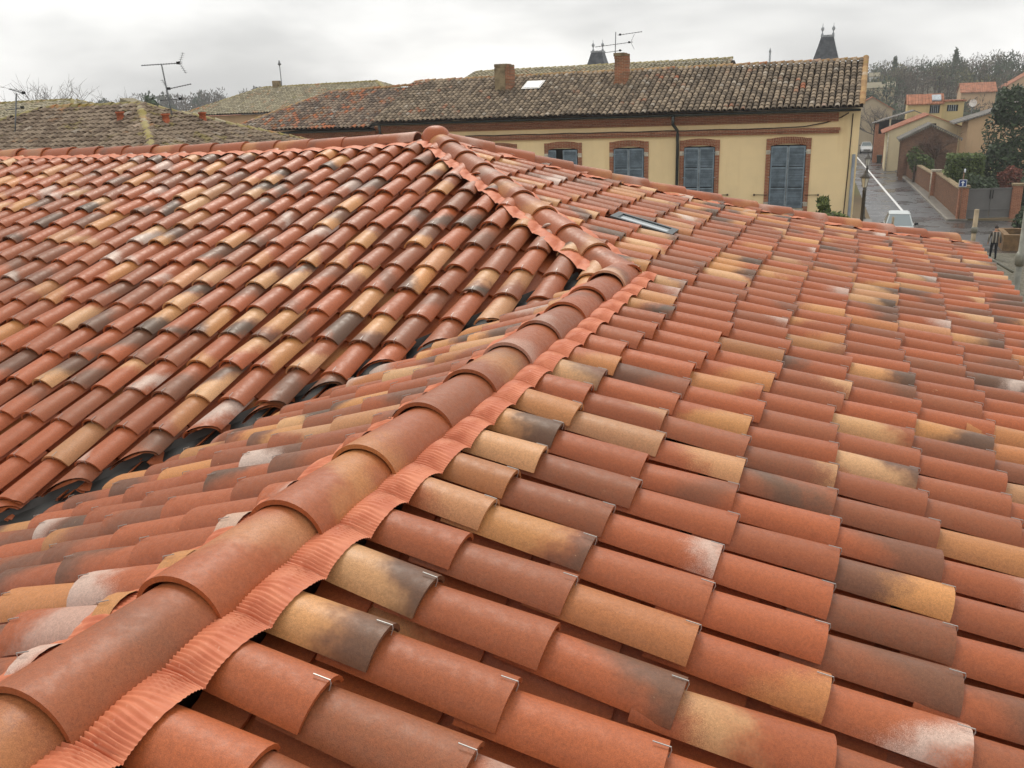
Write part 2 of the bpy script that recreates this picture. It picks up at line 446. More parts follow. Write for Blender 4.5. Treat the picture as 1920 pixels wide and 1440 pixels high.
hooks_rest = MB()
for nm, limit in (('roof_tile', 300), ('channel_tile', 300)):
    ss = sorted([s for s in slots if s[1] == nm], key=lambda s: -s[0])
    fld = Field()
    for i, (area, name, G, me, M, par, whole) in enumerate(ss):
        hooked = rng.random() < (0.92 if nm == 'roof_tile' else 0.85) and whole
        if i < limit:
            if me is None: me = mesh_of(name, G)
            o = place(name, me, M, par)
            if hooked and (nm == 'roof_tile' or area > 900):
                h = bpy.data.objects.new('tile_hook', me_hook if nm == 'roof_tile' else me_hookc); COL.objects.link(h); h.parent = o
        else:
            fld.add(G[0], G[1], G[2], G[3], M, par)
            if hooked and nm == 'roof_tile' and area > 0:
                hooks_rest.add([M @ Vector(p) for p in HK.v], HK.f)
    fld.build(nm + '_field', house)
hooks_rest.build('tile_hook_field', steel, house, 'stuff')

# ------------------------------------------------------------------ ridge and hip tiles
def cap(u, v, n, lip, name='ridge_tile', h=0.0, L=0.47):
    u, v, n = u.normalized(), v.normalized(), n.normalized()
    B = Matrix((u, v, n)).transposed() @ Matrix.Rotation(rng.gauss(0, 0.012), 3, 'Z') @ Matrix.Rotation(rng.gauss(0, 0.02), 3, 'X')
    M = B.to_4x4(); M.translation = lip + n * h - B @ Vector((0.47, 0, 0))
    return place(name, ME_CAP, M, tile_params('cap'))
Zv = Vector((0, 0, 1)); PC = 0.3892; CH = -0.024
for k in range(0, 17):                                  # lower ridge, running towards the camera
    y = -D - 0.392 - k * PC
    cap(Vector((0, -1, 0)), Vector((1, 0, 0)), Zv, Vector((D, y, ZD)), h=CH + (0.012 if k == 0 else 0))
hipdir = Vector((1, -1, -S_L)); hl = hipdir.length
for k in range(-1, 8):                                  # hip between the two large slopes
    t = (0.727 + k * PC) / hl
    hv = Vector((R2I, R2I, 0)); cap(hipdir, hv, hipdir.cross(hv), Vector((t, -t, -S_L * t)), h=CH, name='hip_tile')
for k in range(0, 23):                                  # upper ridge to the left; lips face the peak
    x = -0.20 - k * PC
    cap(Vector((1, 0, 0)), Vector((0, 1, 0)), Zv, Vector((x, 0, sag(x, 0))), h=CH + 0.004)
t = 0.0; s = 0.0; nextp = 0.52; k = 0                   # far hip
while t < X_EAVE - 0.05:
    dt = 0.005; dz = ZR(t + dt) - ZR(t)
    s += math.sqrt(dt * dt * (1 + AE * AE) + dz * dz); t += dt
    if s >= nextp:
        nextp += PC
        dd = Vector((1, AE, -S_R + 2 * Q_R * t)); vv = Vector((-AE, 1, 0)).normalized()
        cap(dd, vv, dd.cross(vv), Vector((t, AE * t, ZR(t))), h=CH + 0.022, name='hip_tile')
# rounded three-way cover at the peak
dm = Field(); pr = []
NU, NV = 18, 9; rows = []
for j in range(NV + 1):
    a = math.pi / 2 * j / NV
    for i in range(NU):
        b = 2 * math.pi * i / NU
        rr = 0.142 * math.cos(a) ** 0.8
        pr.append((rr * math.cos(b), rr * math.sin(b), 0.140 * math.sin(a) - 0.03))
fs = [(j * NU + i, j * NU + (i + 1) % NU, (j + 1) * NU + (i + 1) % NU, (j + 1) * NU + i) for j in range(NV) for i in range(NU)]
pp = tile_params('cap'); pp['tint'] = (0.15, 1.05, 0.0); pp['smoke'] = pp['bloom'] = pp['ochre'] = (0, 0, 0)
dm.add(pr, fs, [True] * len(fs), [(0.5, 0, 0)] * len(pr), Matrix.Translation((-0.02, 0.01, 0.015)), pp)
dm.build('ridge_end_cap', house, kind=None)

# ------------------------------------------------------------------ pleated salmon flashing
def flash_mat():
    t = NT('salmon_flashing'); p = t.pos(); a = t.noise(p, 14.0, 4.0); b = t.noise(p, 240.0, 2.0)
    col = t.mix(t.smooth(a, 0.3, 0.7), c4(lin('#c06a48')), c4(lin('#d2805c')))
    col = t.mix(t.smooth(t.noise(p, 60.0, 3.0), 0.66, 0.74, 0, 0.3), col, c4(lin('#e8b9a0')))
    t.bump(b, 0.15, 0.003); return t.done(col, 0.55, 0.35)
FLASH = flash_mat()
def frac(x): return x - math.floor(x + 0.5)
def crown(pl, x, y):
    f = frac((y - YR0) / WR) if pl == 'R' else frac((x - XL0) / WL_) if pl == 'L' else frac((y - YR0 - 0.06) / WR)
    return max(0.0, math.cos(math.pi * f)) ** 0.65
def flashing(pl, P0, dr, side, s0, s1, wout, pleat, crumple, ds=0.0036, lead=0.045):
    f = {'R': zR, 'L': zL, 'M': zM, 'B': zB}[pl]; b = MB(); NT_ = 11; rows_ = 0
    ns = max(2, int((s1 - s0) / ds)); vs_, fs = [], []
    for i in range(ns + 1):
        s_ = s0 + (s1 - s0) * i / ns
        for j in range(NT_ + 1):
            k = j / NT_
            edge = wout + 0.012 * noise.noise((s_ * 6.0, 1.7, P0[0])) + (0.03 * noise.noise((s_ * 9.0, 4.0, P0[1])) if crumple > 0.5 else 0)
            tt = lead + (edge - lead) * k
            x, y = P0[0] + dr[0] * s_ + side[0] * tt, P0[1] + dr[1] * s_ + side[1] * tt
            cr = crown(pl, x, y); m_ = min(1.0, max(0.0, (tt - 0.07) / 0.09)); m_ = m_ * m_ * (3 - 2 * m_)
            h = (1 - m_) * 0.022 + m_ * (0.026 + 0.027 * cr)
            sk = 0.020 * math.sin(2 * math.pi * frac((y - YR0) / WR)) * m_ if pl != 'L' else 0.0
            amp = 1.9 * pleat * (0.45 + 0.9 * (1 - cr)) * (0.35 + 0.65 * m_) * (1.0 if k < 0.7 else 1.0 - 0.75 * (k - 0.7) / 0.3)
            h += amp * math.sin(2 * math.pi * (s_ + sk * k) / 0.0125 + 2.0 * noise.noise((s_ * 14.0, k * 2.0, 3.0)))
            h += crumple * 0.010 * noise.noise((s_ * 22.0, tt * 30.0, 9.0)) * m_
            vs_.append((x, y, f(x, y) + h))
    w = NT_ + 1
    for i in range(ns):
        for j in range(NT_): fs.append((i * w + j, i * w + j + 1, (i + 1) * w + j + 1, (i + 1) * w + j))
    b.add(vs_, fs, True)
    return b.build('flashing_strip', FLASH, house)
flashing('R', (D, -D), (0, -1), (1, 0), -0.05, 4.9, 0.206, 0.0030, 0.15, ds=0.0024)
flashing('M', (D, -D), (0, -1), (-1, 0), 0.10, 5.2, 0.215, 0.0028, 0.2)
flashing('L', (0, 0), (R2I, -R2I), (-R2I, -R2I), 0.10, 3.25, 0.205, 0.0012, 0.5)
flashing('R', (0, 0), (R2I, -R2I), (R2I, R2I), 0.20, 3.2, 0.19, 0.0012, 0.5, ds=0.008)
flashing('L', (0, 0), (-1, 0), (0, -1), 0.02, 8.3, 0.215, 0.0010, 0.35, ds=0.008)
flashing('R', (0, 0), (HIP_E.x, HIP_E.y), (HIP_E.y, -HIP_E.x), 0.2, 5.5, 0.19, 0.0012, 0.8, ds=0.01)

# ------------------------------------------------------------------ decking, valley, skylight, walls
DECK = plain('roof_deck_wood', lin('#5a3f30'), 0.9)
ZINC = plain('dark_valley_metal', lin('#3f3d3a'), 0.5, 0.15, 5.0, 0.1, 0.5, 0.3)
def slab(name, pts, h, mat):
    v = [(x, y, z + h) for x, y, z in pts]; n = len(v)
    w = [(x, y, z + h - 0.05) for x, y, z in pts]
    fs = [list(range(n)), list(range(n, 2 * n))[::-1]] + [(i, n + i, n + (i + 1) % n, (i + 1) % n) for i in range(n)]
    return MB().add(v + w, fs).build(name, mat, house)
hd = -0.125
NX = 8
ptsR = []
for k in range(NX + 1): ptsR.append(k)
b = MB()
for a in range(24):                                     # curved deck of the right slope in strips
    x0, x1 = X_EAVE * a / 24, X_EAVE * (a + 1) / 24
    def lo(x): return Y_NEAR if x >= D - 1e-6 else -x
    y00, y01, y10, y11 = lo(x0), AE * x0, lo(x1), AE * x1
    if x0 < D < x1: y00 = y10 = Y_NEAR
    b.add([(x0, y00, ZR(x0) + hd), (x1, y10, ZR(x1) + hd), (x1, y11, ZR(x1) + hd), (x0, y01, ZR(x0) + hd)], [(0, 1, 2, 3)])
b.build('roof_deck', DECK, house)
yv = valley_y(X_EAVE_M)
b = MB()
NXL = 30
for a in range(NXL):
    x0, x1 = X_LEFT + (D - X_LEFT) * a / NXL, X_LEFT + (D - X_LEFT) * (a + 1) / NXL
    def top(x): return min(0.0, -x)
    def bot(x): return max(Y_EAVE_L, valley_y(x)) if x > X_EAVE_M else Y_EAVE_L
    ya, yb_, yc, yd = top(x0), top(x1), bot(x1), bot(x0)
    if yc > yb_: continue
    b.add([(x0, ya, zL(x0, ya) + hd), (x0, yd, zL(x0, yd) + hd), (x1, yc, zL(x1, yc) + hd), (x1, yb_, zL(x1, yb_) + hd)], [(0, 1, 2, 3)])
b.build('roof_deck', DECK, house)
MB().add([(D, -D, ZD + hd), (X_EAVE_M, yv, zM(X_EAVE_M, 0) + hd), (X_EAVE_M, Y_NEAR, zM(X_EAVE_M, 0) + hd), (D, Y_NEAR, ZD + hd)], [(0, 1, 2, 3)]).build('roof_deck', DECK, house)
yb = AE * X_EAVE
MB().add([(X_LEFT, 0, -0.10), (0, 0, -0.03), (X_EAVE, yb, ZR(X_EAVE) - 0.03), (X_LEFT, yb, ZR(X_EAVE) - 0.03)], [(0, 1, 2, 3)]).build('roof_deck', DECK, house)
# valley gutter: folded metal with upstands
vdir = (Vector((X_EAVE_M, yv, zM(X_EAVE_M, 0))) - Vector((D, -D, ZD)))
prof = [(-0.24, 0.035), (-0.225, 0.0), (-0.012, -0.045), (0.0, -0.03), (0.012, -0.045), (0.20, 0.0), (0.215, 0.035)]
vp = Vector((vdir.y, -vdir.x, 0)).normalized() * -1
b = MB(); vs_ = []
for tt in (0.04, 0.35, 0.7, 1.0):
    base = Vector((D, -D, ZD)) + vdir * tt
    for a, h in prof:
        p = base + vp * a
        # left part lies on the left slope, right part on the small slope
        z = min(zL(p.x, p.y), zM(p.x, p.y)) if False else max(zL(p.x, p.y) if a * 1 > 0 and False else base.z, base.z)
        zz = zL(p.x, p.y) if (zL(p.x, p.y) > zM(p.x, p.y)) else zM(p.x, p.y)
        vs_.append((p.x, p.y, zz - 0.045 + h))
n_ = len(prof); fs = [(r * n_ + i, r * n_ + i + 1, (r + 1) * n_ + i + 1, (r + 1) * n_ + i) for r in range(3) for i in range(n_ - 1)]
b.add(vs_, fs).build('valley_gutter', ZINC, house)
# roof window
FR = plain('dark_skylight_frame', lin('#3c4244'), 0.4, 0.1, 5, 0.05, 0.5)
GL = NT('skylight_glass').done((0.50, 0.54, 0.55), 0.06, 1.0)  # pale grey-blue base colour carries part of the sky's reflection
u, v, n, p = frame('R', (SKY_X0 + SKY_X1) / 2, (SKY_Y0 + SKY_Y1) / 2); p = p + n * 0.012
def skb(name, a0, a1, b0, b1, h0, h1, mat, par=None):
    P = lambda a, b_, h: p + u * a + v * b_ + n * h
    o = MB().hexa([P(a0, b0, h0), P(a1, b0, h0), P(a1, b1, h0), P(a0, b1, h0), P(a0, b0, h1), P(a1, b0, h1), P(a1, b1, h1), P(a0, b1, h1)])
    return o.build(name, mat, par or house)
hu, hv = 0.25, 0.135
skf = skb('skylight', -hu, hu, -hv, -hv + 0.04, -0.13, 0.038, FR)
skb('skylight_frame', -hu, hu, hv - 0.04, hv, -0.13, 0.038, FR, skf); skb('skylight_frame', -hu, -hu + 0.05, -hv + 0.04, hv - 0.04, -0.13, 0.038, FR, skf)
skb('skylight_frame', hu - 0.05, hu, -hv + 0.04, hv - 0.04, -0.13, 0.038, FR, skf)
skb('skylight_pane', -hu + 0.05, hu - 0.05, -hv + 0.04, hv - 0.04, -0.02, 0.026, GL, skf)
PLAST = plain('pale_render_wall', lin('#cdbb96'), 0.85)
box('wall', (X_LEFT + 0.3, -5.2, GROUND, 4.45, yb - 0.45, -1.95), PLAST, house)
box('wall', (-0.1, Y_NEAR + 0.3, GROUND, 4.45, -5.21, -1.95), PLAST, house)

# ------------------------------------------------------------------ ground, square, road
GZ = GROUND
def ground_mat():
    t = NT('winter_ground'); p = t.pos()
    col = t.mix(t.smooth(t.noise(p, 0.05, 5.0), 0.4, 0.6), c4(lin('#5d5a3c')), c4(lin('#6e5f4a')))
    return t.done(col, 0.95, 0.1)
def asphalt_mat(name, base):
    t = NT(name); p = t.pos(); a = t.noise(p, 0.35, 5.0, 0.6); b = t.noise(p, 90.0, 2.0); c = t.noise(p, 1.7, 4.0)
    col = t.mix(t.smooth(a, 0.35, 0.65), c4(tuple(x * 0.7 for x in base)), c4(tuple(x * 1.25 for x in base)))
    col = t.mix(t.smooth(c, 0.60, 0.66, 0, 0.55), col, c4(tuple(x * 0.45 for x in base)))
    t.bump(b, 0.2, 0.01)
    return t.done(col, t.smooth(a, 0.42, 0.60, 0.42, 0.16), 0.5)
def gravel_mat():
    t = NT('gravel'); p = t.pos(); v = t.n('ShaderNodeTexVoronoi'); v.inputs['Scale'].default_value = 9.0; t.l(p, v.inputs['Vector'])
    col = t.mix(v.outputs['Color'], c4(lin('#4a463c')), c4(lin('#8a8478'))); col = t.mix(t.noise(p, 2.0, 4.0), col, c4(lin('#55523f')))
    t.bump(v.outputs['Distance'], 0.8, 0.05); return t.done(col, 0.85, 0.3)
ASPH, ASPH2 = asphalt_mat('wet_asphalt', lin('#4e4d4f')), asphalt_mat('wet_square_asphalt', lin('#474340'))
g = MB().add([(-3000, -500, GZ), (3000, -500, GZ), (3000, 4000, GZ), (-3000, 4000, GZ)], [(0, 1, 2, 3)]).build('ground', ground_mat()); struct(g)
def sheet(name, pts, z, mat): return struct(MB().add([(x, y, GZ + z) for x, y in pts], [list(range(len(pts)))]).build(name, mat))
sheet('square', [(-40, 3.6), (30, 3.6), (30, 61), (-40, 61)], 0.004, ASPH2)
sheet('gravel_patch', [(7.2, 22), (16, 22), (16, 47.2), (10.2, 47.2)], 0.012, gravel_mat())
KERB = [(9.8, 60.6), (8.5, 91), (6.9, 122), (5.0, 160), (2.0, 220)]
LEFT = [(4.9, 60.6), (3.6, 91), (1.7, 122), (-0.4, 160), (-3.6, 220)]
sheet('road', KERB + LEFT[::-1], 0.008, ASPH)
WHITE = plain('road_paint', (0.78, 0.78, 0.76), 0.5, 0.06, 3.0)
LN = [(7.55, 58.5), (7.38, 63.2), (6.3, 81.4), (4.48, 113.3), (2.6, 145)]
sheet('road_marking', [(x - 0.10, y) for x, y in LN] + [(x + 0.10, y) for x, y in LN[::-1]], 0.014, WHITE)
PAVE = plain('wet_pavement', lin('#757068'), 0.45, 0.15, 1.2)
KST = plain('kerb_stone', lin('#8d877c'), 0.6, 0.12, 2.0)
def ribbon(name, A, B, z0, z1, mat):
    v = [(x, y, GZ + z1) for x, y in A] + [(x, y, GZ + z1) for x, y in B] + [(x, y, GZ + z0) for x, y in A] + [(x, y, GZ + z0) for x, y in B]
    n = len(A); fs = []
    for i in range(n - 1):
        fs += [(i, n + i, n + i + 1, i + 1), (i, i + 1, 2 * n + i + 1, 2 * n + i), (n + i, 3 * n + i, 3 * n + i + 1, n + i + 1)]
    fs += [(0, 2 * n, 3 * n, n)]
    return struct(MB().add(v, fs).build(name, mat))
off = lambda P, d: [(x + d, y) for x, y in P]
ribbon('kerb', KERB, off(KERB, 0.14), 0.0, 0.13, KST)
ribbon('pavement', off(KERB, 0.145), off(KERB, 1.35), 0.0, 0.12, PAVE)
ribbon('pavement', [(3.75, 29.0), (3.75, 60.5)], [(4.95, 29.0), (4.95, 60.5)], 0.0, 0.12, PAVE)

# ------------------------------------------------------------------ old canal-tile roofs (joined small tiles)
def old_tile_mat(name, cols, moss=0.0, mosscol='#8d7f45', orange=0.5):
    t = NT(name); p = t.pos(); r = t.sep(t.attr('rnd', 'GEOMETRY').outputs['Vector'])
    a = t.noise(p, 0.55, 4.0, 0.6); b = t.noise(p, 9.0, 4.0, 0.65)
    f = t.math('ADD', t.math('MULTIPLY', r[0], 0.6), t.math('MULTIPLY', b, 0.5))
    col = t.mix(t.smooth(f, 0.3, 0.8), c4(lin(cols[0])), c4(lin(cols[1])))
    k = t.math('ADD', t.math('MULTIPLY', a, 0.8), t.math('MULTIPLY', r[1], 0.32))
    col = t.mix(t.smooth(k, 0.80 - orange * 0.3, 0.92 - orange * 0.3), col, c4(lin(cols[2])))
    col = t.mix(t.smooth(r[2], 0.955, 0.985, 0, 0.45), col, c4(lin('#c9bfb0')))
    if moss > 0:
        col = t.mix(t.math('MULTIPLY', t.smooth(t.noise(p, 1.6, 4.0, 0.6), 0.62 - moss * 0.3, 0.72 - moss * 0.2), 0.85), col, c4(lin(mosscol)))
    col = t.mix(t.smooth(t.noise(p, 24.0, 3.0), 0.35, 0.7, 0, 0.4), col, c4(tuple(x * 0.55 for x in lin(cols[0]))))
    t.bump(b, 0.3, 0.02); return t.done(col, 0.9, 0.15)
def small_tile(L, hw, r, tilt, n=5):
    vs_, fs, sm = [], [], []
    for u_ in (0.0, L):
        for i in range(n + 1):
            a = math.pi * i / n; k = 0.86 + 0.14 * u_ / L
            vs_.append((u_, -hw * k * math.cos(a), r * k * math.sin(a) + tilt * u_ / L))
    for i in range(n): fs.append((i, n + 1 + i, n + 2 + i, i + 1)); sm.append(True)
    o = len(vs_)
    for i in range(n + 1):
        a = math.pi * i / n; vs_.append((L, -hw * math.cos(a), r * math.sin(a) + tilt))
    for i in range(n + 1):
        a = math.pi * i / n; vs_.append((L, -hw * 0.8 * math.cos(a), r * 0.76 * math.sin(a) + tilt))
    for i in range(n): fs.append((o + i, o + n + 1 + i, o + n + 2 + i, o + i + 1)); sm.append(False)
    return vs_, fs, sm
def tile_field(parent, name, P0, adir, bdir, Wd, Ln, mat, base_mat, w=0.225, c=0.33, inside=None, wob=0.02):
    """P0: eave corner; adir along the eave, bdir up the slope"""
    P0, a, b_ = Vector(P0), Vector(adir).normalized(), Vector(bdir).normalized(); n = a.cross(b_).normalized()
    if n.z < 0: n = -n
    B = MB(); rn = []; T = small_tile(0.42, w * 0.43, w * 0.36, 0.03)
    for i in range(int(Wd / w)):
        ca = (i + 0.5) * w; jj = rng.uniform(-0.03, 0.03)
        for j in range(int(Ln / c) + 1):
            cb = j * c + jj + rng.uniform(-0.02, 0.02) - 0.04
            if inside and not inside(ca, cb + 0.15): continue
            if cb + 0.3 > Ln: continue
            rd = (rng.random(), rng.random(), rng.random())
            u_ = (-b_ + a * rng.gauss(0, wob)).normalized(); v_ = n.cross(u_)
            wv = 0.03 * noise.noise((P0.x + ca * 0.6, cb * 0.6, P0.y))
            org = P0 + a * (ca + rng.uniform(-0.012, 0.012)) + b_ * cb + n * (0.045 + wv) - u_ * 0.42
            B.add([org + u_ * q[0] + v_ * q[1] + n * q[2] for q in T[0]], T[1])
            B.sm[-len(T[1]):] = T[2]; rn += [rd] * len(T[0])
    B.at = {'rnd': rn}
    return B.build(name, mat, parent, 'stuff')
def cap_row(parent, name, P, Q, mat, r=0.13, step=0.36, lift=0.03):
    P, Q = Vector(P), Vector(Q); d = (Q - P); n_ = max(1, int(d.length / step)); u_ = d.normalized()
    v_ = Vector((0, 0, 1)).cross(u_).normalized(); w_ = u_.cross(v_)
    T = small_tile(step + 0.08, r, r * 0.85, 0.03, 6); B = MB(); rn = []
    for i in range(n_):
        o = P + u_ * (i * step) + Vector((0, 0, lift + rng.uniform(-0.012, 0.012)))
        B.add([o + u_ * q[0] + v_ * q[1] + w_ * q[2] for q in T[0]], T[1]); B.sm[-len(T[1]):] = T[2]
        rn += [(rng.random(), rng.random(), rng.random())] * len(T[0])
    B.at = {'rnd': rn}; return B.build(name, mat, parent, 'stuff')
UNDER = plain('dark_under_tile', lin('#3a2f28'), 0.95)
OLD_GREY = old_tile_mat('weathered_grey_tile', ('#6b5f51', '#9c8b76', '#a5694c'), 0.0, orange=0.30)
OLD_MIX = old_tile_mat('weathered_mixed_tile', ('#64584f', '#968472', '#b4714e'), 0.12, '#a56a35', orange=0.62)
OLD_MOSS = old_tile_mat('mossy_brown_tile', ('#6b5b4c', '#948370', '#a3774f'), 0.16, '#85784a', orange=0.3)
MOSS_CAP = old_tile_mat('mossy_ridge_tile', ('#8f8458', '#aa9c70', '#b3744c'), 0.4, '#8f8144', orange=0.35)
RUST_CAP = old_tile_mat('rusty_ridge_tile', ('#9c7c5a', '#b8976c', '#ab6f4c'), 0.2, '#98843f', orange=0.5)
PALE_T = old_tile_mat('pale_lichen_tile', ('#8d8570', '#aea48a', '#b39273'), 0.1, '#8c8554', orange=0.35)

def brick_mat(name, axis, c1='#a4664a', c2='#8b5039', mortar='#b39a80', bw=0.24, bh=0.06, grime=0.35):
    t = NT(name); s_ = t.sep(t.pos()); cb = t.n('ShaderNodeCombineXYZ')
    t.l(s_[0 if axis == 'x' else 1], cb.inputs[0]); t.l(s_[2], cb.inputs[1])
    b = t.n('ShaderNodeTexBrick'); t.l(cb.outputs[0], b.inputs['Vector'])
    b.inputs['Color1'].default_value = c4(lin(c1)); b.inputs['Color2'].default_value = c4(lin(c2)); b.inputs['Mortar'].default_value = c4(lin(mortar))
    b.inputs['Scale'].default_value = 1.0; b.inputs['Brick Width'].default_value = bw; b.inputs['Row Height'].default_value = bh; b.inputs['Mortar Size'].default_value = 0.007
    p = t.pos(); col = t.mix(t.smooth(t.noise(p, 2.2, 5.0, 0.65), 0.45, 0.75, 0, grime), b.outputs['Color'], c4(lin('#5a4436')))
    t.bump(b.outputs['Fac'], -0.4, 0.01); return t.done(col, 0.9, 0.15)
BRX, BRY = brick_mat('brick_x', 'x'), brick_mat('brick_y', 'y')
def render_mat(name, c, stain):
    t = NT(name); p = t.pos(); a = t.noise(p, 0.5, 5.0, 0.6); b = t.noise(p, 40.0, 3.0)
    m_ = t.n('ShaderNodeMapping'); m_.inputs['Scale'].default_value = (1.6, 1.6, 0.16); t.l(p, m_.inputs['Vector'])
    st = t.noise(m_.outputs[0], 1.4, 5.0, 0.6)
    col = t.mix(t.smooth(a, 0.3, 0.7), c4(lin(c)), c4(tuple(x * 0.88 for x in lin(c))))
    col = t.mix(t.smooth(st, 0.52, 0.75, 0, 0.45), col, c4(lin(stain)))
    t.bump(b, 0.12, 0.01); return t.done(col, 0.9, 0.15)
YELLOW = render_mat('ochre_yellow_render', '#fbe0ae', '#e2c28c')
CREAM = render_mat('cream_render', '#d8c8a4', '#a8957a')
PEACH = render_mat('peach_render', '#cfae8a', '#a58a6a')
DGREY = plain('painted_dark_metal', lin('#3f423f'), 0.45, 0.12, 4.0, 0.05, 0.5, 0.3)
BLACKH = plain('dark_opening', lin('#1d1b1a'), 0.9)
STONE = plain('pale_stone', lin('#cfc4b0'), 0.85)
SHUT = plain('blue_grey_shutter_paint', lin('#7d8b94'), 0.7, 0.16, 3.0, 0.1, 0.3)
SHUT_E = plain('worn_pale_shutter_edge', lin('#a9b2b6'), 0.7, 0.2, 4.0)
IRON = plain('rusty_iron', lin('#4d4037'), 0.8)

# ------------------------------------------------------------------ yellow building opposite
YB, XA, XB, ZE = 29.3, -17.3, 3.62, -0.42
yb_ = thing('yellow_building', 'long ochre yellow building with brick trim, blue-grey shutters and weathered tile roof', 'building', (-6.0, 33.0, GZ))
box('wall', (XA, YB, GZ, XB, YB + 8.6, ZE), YELLOW, yb_)
# cornice of stepped brick courses, string course
for i, (z0, z1, dp) in enumerate([(-0.76, -0.69, 0.07), (-0.687, -0.61, 0.15), (-0.607, -0.53, 0.24), (-0.527, -0.44, 0.34)]):
    box('cornice_course', (XA, YB - dp, z0, 2.85, YB - 0.002, z1), BRX, yb_)
box('string_course', (XA, YB - 0.10, -1.20, 2.9, YB - 0.002, -1.10), BRX, yb_)
box('string_course', (XA, YB - 0.16, -1.098, 2.93, YB - 0.002, -0.99), BRX, yb_)
SL = Vector((0, 4.45, 1.78)); RG = (33.35, 1.50)
EY, EZ = 28.86, -0.28
b = MB().add([(XA, EY, EZ), (XB + 0.06, EY, EZ), (XB + 0.06, RG[0], RG[1]), (XA, RG[0], RG[1]), (XA, RG[0] + 4.6, EZ), (XB + 0.06, RG[0] + 4.6, EZ)], [(0, 1, 2, 3), (3, 2, 5, 4), (1, 5, 2), (0, 3, 4)])
b.build('roof_deck', UNDER, yb_)
sd = Vector((0, RG[0] - EY, RG[1] - EZ))
tile_field(yb_, 'roof_tile_field', (XA, EY - 0.08, EZ), (1, 0, 0), sd, XB + 0.05 - XA, sd.length, OLD_GREY, None, w=0.232, c=0.30)
cap_row(yb_, 'ridge_tile_row', (XA, RG[0], RG[1]), (XB, RG[0], RG[1]), RUST_CAP)
cap_row(yb_, 'verge_tile_row', (XB + 0.02, EY, EZ + 0.05), (XB + 0.02, RG[0], RG[1] + 0.04), RUST_CAP, r=0.12, step=0.3)
b = MB(); pr_ = [(math.cos(a) * 0.085, math.sin(a) * 0.085) for a in [math.pi + math.pi * i / 8 for i in range(9)]]
vs_ = [(x, EY - 0.12 + q[0], EZ - 0.04 + q[1]) for x in (XA, XB) for q in pr_]
b.add(vs_, [(i, i + 1, 9 + i + 1, 9 + i) for i in range(8)] + [tuple(range(9)), tuple(range(17, 8, -1))], True).build('gutter', DGREY, yb_)
MB().tube([(-3.42, EY - 0.12, EZ - 0.10), (-3.42, EY - 0.12, EZ - 0.42), (-3.30, YB - 0.12, -0.98), (-3.30, YB - 0.16, -1.3), (-3.30, YB - 0.10, -1.5), (-3.30, YB - 0.10, GZ)], 0.065, 8).build('downpipe', DGREY, yb_)
MB().tube([(XB - 0.12, YB - 0.09, -2.0), (XB - 0.12, YB - 0.09, GZ)], 0.06, 8).build('downpipe', plain('grey_zinc_pipe', lin('#8a9096'), 0.5, 0.1, 3.0), yb_)
MB().tube([(-16.9, EY - 0.12, EZ - 0.1), (-16.9, EY - 0.1, EZ - 0.5), (-16.6, YB - 0.1, -1.0), (-16.6, YB - 0.1, GZ)], 0.07, 8).build('downpipe', DGREY, yb_)
cpts = [(-12.8 + 0.7 * i, YB - 0.05 - 0.13, -0.965 + 0.012 * math.sin(i * 2.1)) for i in range(20)] + [(1.6, YB - 0.12, -0.93), (2.4, YB - 0.05, -0.80), (2.95, YB - 0.03, -0.62), (3.2, YB - 0.03, -0.46)]
MB().tube(cpts, 0.022, 5).build('wall_cable', IRON, yb_)
MB().tube([(3.35, YB - 0.02, -0.5), (3.33, YB - 0.02, -2.6), (3.28, YB - 0.03, -5), (3.25, YB - 0.03, GZ)], 0.02, 5).build('wall_cable', IRON, yb_)

